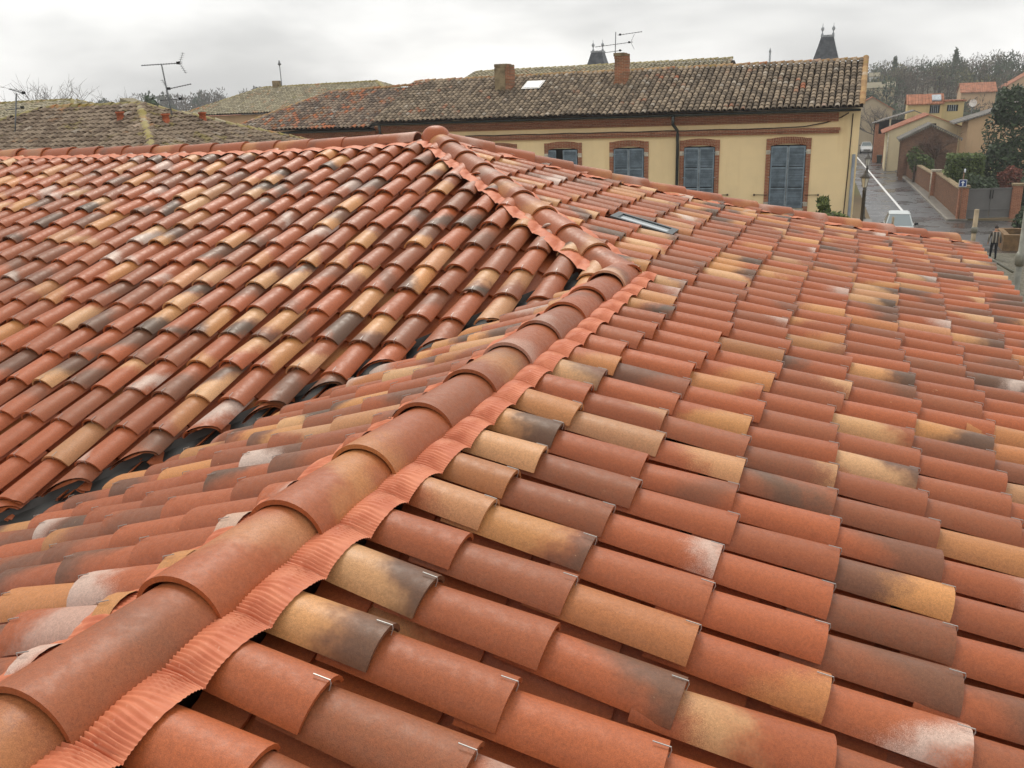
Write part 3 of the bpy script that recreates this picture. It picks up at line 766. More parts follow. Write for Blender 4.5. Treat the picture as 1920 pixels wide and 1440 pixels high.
def arch_pts(x0, x1, z, rise, n=8): return [(x0 + (x1 - x0) * i / n, z + rise * (1 - (2 * i / n - 1) ** 2)) for i in range(n + 1)]
def window(x0, x1, zb, zt, par, ajar=0.0):
    """shuttered window with brick surround; x0..x1 = shutters"""
    wf = MB(); fw = 0.20; y0 = YB - 0.035
    w_ = box('window', (x0 - 0.02, YB - 0.004, zb - 0.02, x1 + 0.02, YB - 0.002, zt + 0.06), BLACKH, par)
    for s_, (xa, xb) in enumerate(((x0 - fw, x0 - 0.02), (x1 + 0.02, x1 + fw))):
        box('brick_jamb', (xa, y0, zb - 0.42, xb, YB - 0.001, zt + 0.30), BRX, w_)
        for zz in (zt - 0.30, zb + 0.06):
            box('quoin_stone', (xa + 0.004, y0 - 0.012, zz, xb - 0.004, y0 - 0.001, zz + 0.17), STONE, w_)
    a = arch_pts(x0 - 0.02, x1 + 0.02, zt + 0.02, 0.07); c = arch_pts(x0 - 0.02, x1 + 0.02, zt + 0.30, 0.08)
    nv = 22; lint = MB()                                        # splayed voussoirs with joints
    for i in range(nv):
        f0, f1 = (i + 0.08) / nv, (i + 0.92) / nv
        def q(f, top):
            xx = x0 - 0.02 + (x1 - x0 + 0.04) * f; s2 = (2 * f - 1)
            return (xx + (s2 * 0.07 if top else 0.0), zt + (0.29 if top else 0.02) + (0.075) * (1 - s2 * s2))
        P4 = [q(f0, 0), q(f1, 0), q(f1, 1), q(f0, 1)]
        lint.prism([(px, y0 - 0.004, pz) for px, pz in P4], (0, 0.036, 0))
    lint.build('brick_lintel', BRX, w_)
    box('window_sill', (x0 - 0.05, YB - 0.09, zb - 0.10, x1 + 0.05, YB - 0.001, zb - 0.03), STONE, w_)
    xm = (x0 + x1) / 2
    for k, (xa, xb) in enumerate(((x0, xm - 0.008), (xm + 0.008, x1))):
        leaf = MB(); yf = YB - 0.075
        st = 0.055
        leaf.box(xa, yf, zb, xa + st, yf + 0.035, zt); leaf.box(xb - st, yf, zb, xb, yf + 0.035, zt)
        H = zt - zb; rails = [zb, zb + H * 0.30, zb + H * 0.64, zt - 0.06]
        for rz_ in rails: leaf.box(xa + st, yf + 0.002, rz_, xb - st, yf + 0.033, rz_ + 0.07)
        if ajar and k == 0: leaf.v = [(xa + (px - xa) * ajar, py - (px - xa) * 0.25, pz) for px, py, pz in leaf.v]
        lf = leaf.build('shutter_leaf', SHUT, w_)
        sl_ = MB(); z = zb + 0.085
        while z < zt - 0.08:
            if all(not (rz_ - 0.03 < z < rz_ + 0.085) for rz_ in rails):
                dz = rng.uniform(-0.004, 0.004)
                sl_.hexa([(xa + st, yf + 0.006, z + dz), (xb - st, yf + 0.006, z + dz), (xb - st, yf + 0.030, z + 0.022), (xa + st, yf + 0.030, z + 0.022),
                          (xa + st, yf + 0.006, z + 0.010 + dz), (xb - st, yf + 0.006, z + 0.010 + dz), (xb - st, yf + 0.030, z + 0.032), (xa + st, yf + 0.030, z + 0.032)])
            z += 0.047
        if ajar and k == 0: sl_.v = [(xa + (px - xa) * ajar, py - (px - xa) * 0.25, pz) for px, py, pz in sl_.v]
        sl_.build('louvre_slats', SHUT, lf, 'stuff')
        box('shutter_edge', ((xb - 0.020) if k == 0 else xa + 0.002, yf - 0.004, zb + 0.02, (xb - 0.002) if k == 0 else xa + 0.018, yf - 0.001, zt - 0.02), SHUT_E, lf) if not (ajar and k == 0) else None
        for hz in (zt - 0.22, zb + H * 0.5, zb + 0.2):
            xh = xa if k == 0 else xb
            box('hinge', (xh - 0.07, yf + 0.01, hz, xh + 0.07, yf + 0.037, hz + 0.025), SHUT_E, lf)
    for sg, xe in ((-1, x0 - 0.06), (1, x1 + 0.06)):
        zr = zb + 0.50; xo = xe + sg * 0.52
        MB().tube([(xe, YB - 0.06, zr), (xo, YB - 0.06, zr + 0.01)], 0.014, 5).box(xo - 0.03, YB - 0.085, zr - 0.03, xo + 0.03, YB - 0.03, zr + 0.04).build('shutter_rod', IRON, w_)
    return w_
for (x0, x1, aj) in ((0.42, 1.72, 0), (-3.02, -1.80, 0), (-6.0, -4.72, 0), (-8.92, -7.62, 0.62), (-11.9, -10.6, 0), (-14.9, -13.6, 0)):
    window(x0, x1, -4.05, -1.66, yb_, aj)
# roof window and chimneys
def slope_pt(x, t, h=0.0):
    n_ = Vector((0, -sd.z, sd.y)).normalized(); return Vector((x, EY, EZ)) + sd * t + n_ * h
def slope_box(name, x0, x1, t0, t1, h0, h1, mat, par):
    P = slope_pt
    return MB().hexa([P(x0, t0, h0), P(x1, t0, h0), P(x1, t1, h0), P(x0, t1, h0), P(x0, t0, h1), P(x1, t0, h1), P(x1, t1, h1), P(x0, t1, h1)]).build(name, mat, par)
sw = slope_box('roof_window', -10.95, -10.05, 0.60, 0.80, 0.02, 0.19, FR, yb_)
slope_box('roof_window_pane', -10.86, -10.14, 0.63, 0.77, 0.192, 0.200, NT('sky_painted_glass').done((0.75, 0.80, 0.84), 0.12, 0.9), sw)  # reflected sky is painted into the pane's pale blue colour
CHM = brick_mat('old_chimney_brick', 'x', '#a8694a', '#7d5a45', '#a8957c', 0.22, 0.065, 0.5)
CHR = plain('crumbling_chimney_render', lin('#9b8a6c'), 0.95, 0.3, 3.0, 0.5, 0.2, 0, lin('#6e5f4a'))
def chimney(x, y, zb, zt, w_, d_, mat, par, rend):
    B = MB(); n_ = 7                                            # slightly uneven stack with a broken top
    for i in range(n_):
        z0 = zb + (zt - zb) * i / n_; z1 = zb + (zt - zb) * (i + 1) / n_ - 0.004
        j = [rng.uniform(-0.02, 0.02) for _ in range(4)]
        B.hexa([(x - w_ + j[0], y - d_ + j[1], z0), (x + w_ + j[2], y - d_ + j[1], z0), (x + w_ + j[2], y + d_ + j[3], z0), (x - w_ + j[0], y + d_ + j[3], z0),
                (x - w_ + j[0], y - d_ + j[1], z1), (x + w_ + j[2], y - d_ + j[1], z1), (x + w_ + j[2], y + d_ + j[3], z1), (x - w_ + j[0], y + d_ + j[3], z1)])
    c = B.build('chimney', mat, par)
    T = MB(); T.box(x - w_ - 0.03, y - d_ - 0.03, zt - 0.10, x + w_ * 0.55, y + d_ + 0.03, zt + 0.04); T.box(x + w_ * 0.55 + 0.004, y - d_, zt - 0.10, x + w_ + 0.02, y + d_ * 0.6, zt - 0.03)
    T.build('chimney_top', CHR, c)
    F = MB(); F.hexa([(x - w_ - 0.13, y - d_ - 0.22, zb - 0.1), (x + w_ + 0.16, y - d_ - 0.22, zb - 0.1), (x + w_ + 0.16, y + d_ + 0.1, zb + 0.35), (x - w_ - 0.13, y + d_ + 0.1, zb + 0.35),
                      (x - w_ - 0.02, y - d_ - 0.03, zb + 0.16), (x + w_ + 0.02, y - d_ - 0.03, zb + 0.16), (x + w_ + 0.02, y + d_ + 0.02, zb + 0.6), (x - w_ - 0.02, y + d_ + 0.02, zb + 0.6)])
    F.build('chimney_flashing', CHR, c)
    if rend: MB().box(x - w_ - 0.028, y - d_ - 0.028, zb + 0.3, x + w_ * 0.35, y - d_ - 0.022, zt - 0.12).build('render_patch', CHR, c)
    return c
chimney(-11.86, 31.9, 0.55, 2.05, 0.37, 0.30, CHM, yb_, True)
chimney(-6.35, 32.0, 0.75, 2.24, 0.28, 0.28, CHM, yb_, False)

# adjoining lower wing on the left with a hipped roof
wg = thing('adjoining_house', 'lower hip-roofed house joined to the left end of the yellow building', 'house', (-21, 33, GZ))
WX0 = -25.6
box('wall', (WX0 + 0.35, YB + 0.02, GZ, XA - 0.004, YB + 8.0, -0.62), render_mat('dull_buff_render', '#b8a078', '#8a745a'), wg)
for z0, z1, dp in ((-1.1, -0.95, 0.08), (-0.947, -0.80, 0.18), (-0.797, -0.64, 0.30)):
    box('cornice_course', (WX0 + 0.3, YB - dp, z0, XA - 0.004, YB + 0.018, z1), BRX, wg)
WE = -0.50; rA, rB = Vector((-22.2, 33.35, 1.20)), Vector((XA, 33.35, 1.34)); e0, e1 = Vector((WX0, EY, WE)), Vector((XA, EY, WE)); e2 = Vector((WX0, 37.9, WE)); e3 = Vector((XA, 37.9, WE))
MB().add([e0, e1, rB, rA, e2, e3], [(0, 1, 2, 3), (0, 3, 4), (3, 2, 5, 4)]).build('roof_deck', UNDER, wg)
sw_ = rA - Vector((rA.x, EY, WE)); slen = sw_.length; run = rA.x - WX0
tile_field(wg, 'roof_tile_field', (WX0, EY - 0.08, WE), (1, 0, 0), sw_, XA - WX0, slen, OLD_MIX, None, w=0.232, c=0.30, inside=lambda a, b_: b_ < slen * max(0.0, a / run) + 0.02)
cap_row(wg, 'hip_tile_row', e0 + Vector((0, 0, 0.03)), rA, RUST_CAP); cap_row(wg, 'ridge_tile_row', rA, rB, RUST_CAP)
vs_ = [(x, EY - 0.12 + q[0], WE - 0.06 + q[1]) for x in (WX0, XA - 0.05) for q in pr_]
MB().add(vs_, [(i, i + 1, 9 + i + 1, 9 + i) for i in range(8)] + [tuple(range(9)), tuple(range(17, 8, -1))], True).build('gutter', DGREY, wg)

# higher building behind the ridge, only its brick head and ridge tiles show
bk = thing('rear_building', 'narrow brick-topped building just behind the ridge of the yellow building', 'building', (-9.7, 39.4, GZ))
box('wall', (-16.5, 38.2, GZ, -2.7, 41.0, 1.62), brick_mat('rear_brick', 'x', '#9d7a5c', '#8a6248', '#b09a7d'), bk)
MB().prism([(-16.7, 37.95, 1.62), (-16.7, 39.6, 2.02), (-16.7, 41.25, 1.62)], (14.2, 0, 0)).build('roof_deck', UNDER, bk)
tile_field(bk, 'roof_tile_field', (-16.7, 37.9, 1.64), (1, 0, 0), (0, 1.65, 0.40), 14.2, 1.75, PALE_T, None)
cap_row(bk, 'ridge_tile_row', (-16.7, 39.6, 2.03), (-2.6, 39.6, 2.03), MOSS_CAP)

# slate pavilion roofs of a chateau farther back
SLATE = plain('dark_slate', lin('#53565a'), 0.55, 0.2, 3.0, 0.2, 0.4)
LEAD = plain('pale_lead', lin('#a3a7aa'), 0.6)
def pavilion(label, x, y, zb, zt, wb, wt):
    t = thing('slate_tower', label, 'tower', (x, y, GZ), 'slate towers behind the yellow building')
    box('wall', (x - wb, y - wb, GZ, x + wb, y + wb, zb - 2.2), CREAM, t)
    B = MB(); prof_ = [(wb + 0.35, zb - 2.2), (wb * 0.98, zb - 1.4), (wb * 0.80, zb), ((wb * 0.8 + wt) / 2 * 0.98, (zb + zt) / 2), (wt, zt)]
    vv = [(x + sx * r, y + sy * r, z) for r, z in prof_ for sx, sy in ((-1, -1), (1, -1), (1, 1), (-1, 1))]
    B.add(vv, [(i * 4 + k, i * 4 + (k + 1) % 4, i * 4 + 4 + (k + 1) % 4, i * 4 + 4 + k) for i in range(len(prof_) - 1) for k in range(4)] + [(16, 17, 18, 19)])
    B.build('slate_roof', SLATE, t)
    box('lead_crest', (x - wt - 0.06, y - wt - 0.06, zt - 0.10, x + wt + 0.06, y + wt + 0.06, zt + 0.07), LEAD, t)
    for sx in (-1, 1):
        MB().lathe((x + sx * (wt - 0.04), y, zt + 0.07), [(0.10, 0), (0.11, 0.12), (0.05, 0.2), (0.05, 0.34), (0.13, 0.46), (0.15, 0.56), (0.09, 0.68), (0.03, 0.74), (0.02, 1.0)], 8).build('finial', LEAD, t)
pavilion('grey slate tower top behind the roof antenna, left of the pair', -20.92, 80, 3.2, 4.95, 1.32, 0.52)
pavilion('dark slate tower top above the right end of the yellow building', 0.30, 80, 3.2, 5.12, 1.32, 0.50)
sp = thing('thin_roof_pole', 'thin grey pole standing up behind the yellow building ridge', 'pole', (-4.6, 80, GZ))
MB().tube([(-4.6, 80, GZ), (-4.6, 80, 4.0)], 0.09, 6).build('pole', LEAD, sp); MB().lathe((-4.6, 80, 4.0), [(0.1, 0), (0.12, 0.1), (0.02, 0.4)], 6).build('finial', LEAD, sp)

# ------------------------------------------------------------------ antennas
ALU = plain('aluminium_tube', lin('#6d6f70'), 0.45, 0.1, 5.0, 0.05, 0.5, 0.4)
def yagi(par, c, d, up, L, n, el, name='yagi_boom', refl=True):
    c, d, up = Vector(c), Vector(d).normalized(), Vector(up).normalized(); w_ = d.cross(up).normalized()
    bo = MB().tube([c - d * L * 0.5, c + d * L * 0.5], 0.013, 5).build(name, ALU, par)
    E_ = MB()
    for i in range(n):
        q = c - d * L * 0.48 + d * (L * 0.86 * i / (n - 1)); e = el * (0.75 + 0.25 * i / n)
        E_.tube([q - w_ * e, q + w_ * e], 0.010, 4); E_.tube([q - up * 0.02, q + up * 0.02], 0.016, 4)
    E_.build('antenna_elements', ALU, bo, 'stuff')
    box('antenna_dipole_box', tuple(c + d * L * 0.40 - Vector((0.04, 0.04, 0.03))) + tuple(c + d * L * 0.40 + Vector((0.04, 0.04, 0.05))), BLACKH, bo)
    if refl:
        Rf = MB()
        for sg in (-1, 1):
            for i in range(5):
                q = c + d * (L * 0.46 + 0.05 * i * 0.6) + up * sg * (0.05 + 0.06 * i)
                Rf.tube([q - w_ * 0.16, q + w_ * 0.16], 0.006, 4)
            Rf.tube([c + d * L * 0.44, c + d * (L * 0.46 + 0.13) + up * sg * 0.32], 0.008, 4)
        Rf.build('antenna_reflector', ALU, bo)
    return bo
def antenna(label, base, top, booms, group='roof antennas'):
    t = thing('roof_antenna', label, 'antenna', base, group)
    MB().tube([base, top], 0.022, 6).build('mast', ALU, t)
    for bm_ in booms: yagi(t, *bm_)
    return t
antenna('tall double TV antenna on the mossy roof at the left', (-17.25, 15.95, -0.1), (-17.66, 16.24, 1.96),
        [((-17.66, 16.25, 1.95), (1.0, 0.36, 0.02), (0, 0, 1), 1.35, 14, 0.07), ((-17.15, 16.3, 1.24), (-0.92, -0.33, -0.16), (0, 0, 1), 0.85, 9, 0.07), ((-17.35, 16.1, 0.85), (0.95, 0.2, 0.02), (0, 0, 1), 0.8, 4, 0.05, 'yagi_boom', False)])
antenna('small leaning antenna at the far left edge of the picture', (-22.10, 13.93, -0.3), (-22.02, 14.3, 1.22),
        [((-21.95, 14.3, 1.28), (0.9, 0.3, -0.3), (0, 0, 1), 0.5, 4, 0.12, 'yagi_boom', False), ((-22.1, 14.2, 0.75), (0.9, 0.4, 0.1), (0, 0, 1), 0.6, 4, 0.12, 'yagi_boom', False)])
antenna('slender antenna beside the right brick chimney of the yellow building', (-7.05, 33.4, 1.3), (-7.0, 33.4, 3.25),
        [((-6.35, 33.4, 3.15), (-0.95, 0.1, -0.06), (0, 0, 1), 1.15, 8, 0.09, 'yagi_boom', False), ((-7.05, 33.3, 2.72), (0.98, 0.2, 0.08), (0, 0, 1), 1.7, 10, 0.06), ((-7.2, 33.35, 2.42), (0.98, 0.2, 0.08), (0, 0, 1), 1.0, 5, 0.08, 'yagi_boom', False)])
pm = thing('antenna_mast', 'bare mast rising from the pale tiled house', 'mast', (-40.5, 55, 1.9))
MB().tube([(-40.5, 55, 1.6), (-40.5, 55, 4.2)], 0.035, 6).build('mast', ALU, pm); MB().lathe((-40.5, 55, 4.0), [(0.05, 0), (0.16, 0.1), (0.10, 0.16), (0.03, 0.4)], 8).build('mast_head', ALU, pm)

# ------------------------------------------------------------------ mossy hip-roofed house at the left
def hip_house(name, label, cat, ra, rb, ez, run, wallmat, tmat, capmat, eave_left=True, w=0.24, c=0.33):
    """ridge ra-rb along X; run = plan distance ridge to eave"""
    ra, rb = Vector(ra), Vector(rb)
    t = thing(name, label, cat, ((ra.x + rb.x) / 2, ra.y, GZ))
    x0, x1, y0, y1 = ra.x - run, rb.x + run, ra.y - run, ra.y + run
    A, Bq, Cq, Dq = Vector((x0, y0, ez)), Vector((x1, y0, ez)), Vector((x1, y1, ez)), Vector((x0, y1, ez))
    box('wall', (x0 + 0.4, y0 + 0.4, GZ, x1 - 0.4, y1 - 0.4, ez - 0.05), wallmat, t)
    MB().add([A, Bq, Cq, Dq, ra, rb], [(0, 1, 5, 4), (1, 2, 5), (2, 3, 4, 5), (3, 0, 4), (0, 3, 2, 1)]).build('roof_deck', UNDER, t)
    s_ = Vector((0, run, ra.z - ez)); Ls = s_.length; Wd = x1 - x0
    tile_field(t, 'roof_tile_field', (x0, y0, ez), (1, 0, 0), s_, Wd, Ls, tmat, None, w, c, inside=lambda a, b_: b_ < Ls * min(a, Wd - a) / run + 0.05, wob=0.05)
    s2 = Vector((-run, 0, rb.z - ez)); W2 = 2 * run
    tile_field(t, 'roof_tile_field', (x1, y0, ez), (0, 1, 0), s2, W2, Ls, tmat, None, w, c, inside=lambda a, b_: b_ < Ls * min(a, W2 - a) / run + 0.05, wob=0.05)
    s3 = Vector((run, 0, ra.z - ez))
    tile_field(t, 'roof_tile_field', (x0, y0, ez), (0, 1, 0), s3, W2, Ls, tmat, None, w, c, inside=lambda a, b_: b_ < Ls * min(a, W2 - a) / run + 0.05, wob=0.05)
    for p_, q_ in ((A, ra), (Bq, rb), (Cq, rb), (Dq, ra)): cap_row(t, 'hip_tile_row', p_, q_, capmat, 0.15)
    cap_row(t, 'ridge_tile_row', ra, rb, capmat, 0.15)
    return t
mh = hip_house('mossy_roof_house', 'old house with mossy brown hip roof behind the foreground ridge, at the left', 'house', (-22.7, 16.0, 0.70), (-18.6, 16.0, 0.66), -1.45, 5.6, PLAST, OLD_MOSS, MOSS_CAP)
TERR = plain('terracotta_vent', lin('#b0603f'), 0.8)
for (x, y, z) in ((-18.17, 14.64, 0.17), (-16.98, 15.31, 0.06), (-17.01, 17.08, 0.07)):
    vt = MB().lathe((x, y, z), [(0.24, -0.05), (0.17, 0.03), (0.11, 0.09), (0.11, 0.30), (0.14, 0.31), (0.14, 0.36), (0.10, 0.36)], 10).build('roof_vent', TERR, mh)
    MB().lathe((x, y, z + 0.362), [(0.10, 0), (0.09, 0.01)], 10).build('vent_mouth', BLACKH, vt)
dk = MB().prism([(-19.75, 16.3, 0.66), (-19.15, 16.3, 0.62), (-19.15, 16.3, 0.80), (-19.7, 16.3, 0.98)], (0, 0.6, 0)); dk.build('chimney_hood', PALE_T, mh)
lf_ = hip_house('olive_roof_house', 'olive tiled house with cream wall at the far left edge', 'house', (-44.0, 30.5, 1.35), (-37.0, 30.5, 1.35), -0.3, 4.6, CREAM, PALE_T, MOSS_CAP, w=0.26)
ph = hip_house('pale_roof_house', 'house with pale lichen-grey tiled roof behind the left wing of the yellow building', 'house', (-42.4, 55.0, 2.30), (-31.7, 55.0, 2.34), 0.36, 4.9, PEACH, PALE_T, MOSS_CAP, w=0.26)
box('chimney', (-41.2, 54.7, 2.0, -40.7, 55.2, 2.85), CHR, ph)
def gable_house(name, label, x0, x1, yf, yb2, ze, zr, wall, rmat, ridge='y', over=0.25, group=None):
    """simple house; ridge along y (gable to the viewer) or x"""
    t = thing(name, label, 'house', ((x0 + x1) / 2, yf, GZ), group)
    if ridge == 'y':
        xm = (x0 + x1) / 2
        MB().prism([(x0, yf, GZ), (x1, yf, GZ), (x1, yf, ze), (xm, yf, zr - 0.06), (x0, yf, ze)], (0, yb2 - yf, 0)).build('wall', wall, t)
        k = (zr - ze) / (xm - x0)
        for sg, xe in ((-1, x0), (1, x1)):
            xo = xe + sg * over; zo = ze - over * k
            MB().prism([(xo, yf - 0.2, zo), (xm, yf - 0.2, zr), (xm, yf - 0.2, zr + 0.12), (xo, yf - 0.2, zo + 0.12)], (0, yb2 - yf + 0.4, 0)).build('roof', rmat, t)
    else:
        ym = (yf + yb2) / 2; k = (zr - ze) / (ym - yf)
        MB().prism([(x0, yf, GZ), (x0, yf, ze), (x0, ym, zr - 0.06), (x0, yb2, ze), (x0, yb2, GZ)], (x1 - x0, 0, 0)).build('wall', wall, t)
        for sg, ye in ((-1, yf), (1, yb2)):
            yo = ye + sg * over; zo = ze - over * k
            MB().prism([(x0 - 0.2, yo, zo), (x0 - 0.2, ym, zr), (x0 - 0.2, ym, zr + 0.12), (x0 - 0.2, yo, zo + 0.12)], (x1 - x0 + 0.4, 0, 0)).build('roof', rmat, t)
    return t
def ribbed(name, c, axis, pitch=0.45, amt=0.45):
    t = NT(name); s_ = t.sep(t.pos()); p = t.pos()
    w_ = t.math('SINE', t.math('MULTIPLY', s_[0 if axis == 'x' else 1], 2 * math.pi / pitch))
    col = t.mix(t.smooth(t.noise(p, 1.3, 4.0), 0.35, 0.7), c4(lin(c)), c4(tuple(x * 0.62 for x in lin(c))))
    t.bump(w_, 1.0, 0.08); return t.done(col, 0.85, 0.2)
T_X, T_Y = ribbed('terracotta_far_x', '#b5785a', 'x', 0.42), ribbed('terracotta_far_y', '#b0755c', 'y', 0.42)
G_X, G_Y = ribbed('grey_corrugated_x', '#8d8882', 'x', 0.3), ribbed('grey_corrugated_y', '#8a857e', 'y', 0.3)
gable_house('red_roof_cottage', 'distant red-roofed cottage with cream gable beyond the mossy roof', -108, -100, 118, 128, -0.2, 0.95, CREAM, T_Y)

# ------------------------------------------------------------------ vegetation
def leaf_mat(name, c1, c2, rough=0.6):
    t = NT(name); r = t.sep(t.attr('rnd', 'GEOMETRY').outputs['Vector'])
    col = t.mix(r[0], c4(lin(c1)), c4(lin(c2))); return t.done(col, rough, 0.3)
BARK = plain('grey_bark', lin('#6b5d50'), 0.95, 0.25, 6.0)
TWIG = plain('brown_twig', lin('#6a5449'), 0.95, 0.2, 3.0)
def leaf_cloud(B, rn, c, rad, n, size, shell=0.55, flat=0.0):
    c = Vector(c)
    for _ in range(n):
        d = Vector((rng.gauss(0, 1), rng.gauss(0, 1), rng.gauss(0, 1))).normalized()
        r = (shell + (1 - shell) * rng.random() ** 0.5) * (0.82 + 0.36 * noise.noise(d * 2.2 + c * 0.7))
        p = c + Vector((d.x * rad[0], d.y * rad[1], d.z * rad[2])) * r
        a = Vector((rng.gauss(0, 1), rng.gauss(0, 1), rng.gauss(0, 1))).normalized(); b_ = a.orthogonal().normalized(); s_ = size * rng.uniform(0.6, 1.4)
        B.add([p - a * s_, p + b_ * s_ * 0.5, p + a * s_, p - b_ * s_ * 0.5], [(0, 1, 2, 3)])
        rn += [(rng.random(), rng.random(), 0)] * 4
def bush(name, label, cat, base, blobs, mat, size, n, trunk=True, group=None):
    t = thing(name, label, cat, base, group); B = MB(); rn = []
    for c, rad in blobs: leaf_cloud(B, rn, c, rad, n, size)
    B.at = {'rnd': rn}; B.build('foliage', mat, t)
    if trunk: MB().tube([base, (base[0], base[1], blobs[0][0][2])], [0.12, 0.05], 6).build('trunk', BARK, t)
    return t
def bare_tree(name, label, base, H, spread, n0, mat, group=None, twist=0.35, r0=0.16, levels=4):
    t = thing(name, label, 'tree', base, group); T = MB(); C_ = MB()
    def grow(p, d, L, r, lv):
        pts = [p]; q = Vector(p); dd = Vector(d)
        for i in range(3):
            dd = (dd + Vector((rng.gauss(0, twist * 0.4), rng.gauss(0, twist * 0.4), rng.gauss(0.05, twist * 0.25)))).normalized()
            q = q + dd * L / 3; pts.append(q.copy())
        (T if lv == levels else C_).tube(pts, [r, r * 0.85, r * 0.7, r * 0.5], 5 if lv > 1 else 3, caps=False)
        if lv <= 0: return
        for k in range(n0 if lv == levels else rng.choice((3, 4) if levels > 4 else (4, 5))):
            f = rng.choice((1, 2, 3, 3)) if lv < levels else 3
            nd = (dd + Vector((rng.gauss(0, spread), rng.gauss(0, spread), rng.gauss(0.15, 0.3)))).normalized()
            grow(pts[f], nd, L * rng.uniform(0.55, 0.8), max(r * 0.56, 0.012), lv - 1)
    grow(Vector(base), Vector((0, 0, 1)), H * 0.34, r0, levels)
    T.build('trunk', mat, t); C_.build('crown', mat, t); return t
GREY_T = plain('pale_grey_bark', lin('#77706a'), 0.95, 0.2, 4.0)
bare_tree('bare_tree', 'bare pollarded tree at the far left behind the olive roof', (-58.8, 48, GZ), 13.8, 0.62, 6, GREY_T, 'bare trees on the left skyline', r0=0.2, levels=5)
bare_tree('bare_tree', 'wide bare tree on the skyline left of the tall double antenna', (-54.0, 48, GZ), 13.4, 0.72, 7, GREY_T, 'bare trees on the left skyline', r0=0.2, levels=5)
bare_tree('bare_tree', 'leafless spreading tree in the walled garden beside the clipped hedge', (10.1, 78, -7.6), 6.0, 0.95, 8, TWIG, r0=0.12, twist=0.5)
bare_tree('bare_tree', 'bare greyish tree in front of the pink-roofed house by the street', (5.9, 130, GZ), 8.5, 0.9, 6, GREY_T, r0=0.16)
EVG, HEDGE, REDL, LAUREL = leaf_mat('dark_evergreen_leaf', '#26331d', '#48583a'), leaf_mat('hedge_leaf', '#33431f', '#67763a'), leaf_mat('red_leaf', '#5e3425', '#7d4432'), leaf_mat('laurel_leaf', '#36441f', '#7c8448', 0.4)
bush('evergreen_tree', 'tall dark evergreen tree at the right edge above the garden gate', 'tree', (15.6, 75, GZ), [((15.3, 75, -3.6), (2.6, 2.2, 3.4)), ((14.9, 74.5, -1.3), (1.7, 1.6, 1.9)), ((16.8, 75, -4.5), (2.4, 2.0, 3.0)), ((14.3, 74, -5.6), (1.6, 1.5, 2.2))], EVG, 0.17, 1700)
def hedge_box(name, label, b, mat, n, size):
    t = thing(name, label, 'hedge', ((b[0] + b[3]) / 2, (b[1] + b[4]) / 2, b[2])); B = MB(); rn = []
    for _ in range(n):
        f = rng.random(); x, y, z = rng.uniform(b[0], b[3]), rng.uniform(b[1], b[4]), rng.uniform(b[2], b[5])
        if f < 0.35: z = b[5] + rng.gauss(0, 0.06)
        elif f < 0.7: y = b[1] + rng.gauss(0, 0.06)
        elif f < 0.85: x = b[0] + rng.gauss(0, 0.06)
        else: x = b[3] + rng.gauss(0, 0.06)
        p = Vector((x, y, z)); a = Vector((rng.gauss(0, 1), rng.gauss(0, 1), rng.gauss(0, 1))).normalized(); o_ = a.orthogonal().normalized(); s_ = size * rng.uniform(0.6, 1.3)
        B.add([p - a * s_, p + o_ * s_ * 0.5, p + a * s_, p - o_ * s_ * 0.5], [(0, 1, 2, 3)]); rn += [(rng.random(), 0, 0)] * 4
    B.at = {'rnd': rn}; B.build('foliage', mat, t)
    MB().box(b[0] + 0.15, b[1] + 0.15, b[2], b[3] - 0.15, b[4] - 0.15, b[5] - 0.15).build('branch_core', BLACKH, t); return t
hedge_box('clipped_hedge', 'square clipped green hedge behind the garden gate', (10.5, 70.5, -7.8, 12.9, 73.5, -4.9), HEDGE, 6500, 0.11)
bush('garden_bush', 'rounded green bush between the clipped hedge and the gate', 'bush', (12.5, 66.5, GZ), [((12.0, 66.5, -6.9), (0.9, 0.9, 1.2)), ((12.9, 67, -7.0), (0.9, 0.9, 1.1))], EVG, 0.12, 900)
bush('garden_bush', 'reddish brown bush by the right gate pillar', 'bush', (14.7, 68.5, GZ), [((14.7, 68.5, -6.5), (1.1, 1.0, 1.2))], REDL, 0.12, 1500)
bush('garden_bush', 'dark green bush right of the gate pillar at the picture edge', 'bush', (15.7, 66.0, GZ), [((15.7, 66.0, -6.9), (1.0, 1.0, 1.9))], EVG, 0.13, 1800)
bush('garden_bush', 'ivy-like green bush under the brick arch of the shed', 'bush', (9.0, 89.0, GZ), [((9.1, 89.5, -6.2), (1.0, 0.7, 1.5)), ((9.9, 88.7, -6.7), (1.1, 0.7, 1.1))], HEDGE, 0.13, 1200)
bush('roadside_bush', 'low dark green bush beside the planter at the right edge', 'bush', (13.5, 52.5, GZ), [((13.6, 52.5, -7.6), (1.0, 0.9, 1.1))], EVG, 0.13, 1300)
bush('laurel_shrub', 'leafy laurel shrub top in front of the yellow wall, above the foreground hip tiles', 'shrub', (2.75, 26.0, GZ), [((2.75, 26.0, -4.05), (0.66, 0.5, 0.42)), ((2.6, 26.0, -3.50), (0.26, 0.22, 0.30)), ((3.1, 26, -4.15), (0.5, 0.4, 0.36)), ((2.2, 26, -4.2), (0.4, 0.4, 0.3))], LAUREL, 0.12, 170)

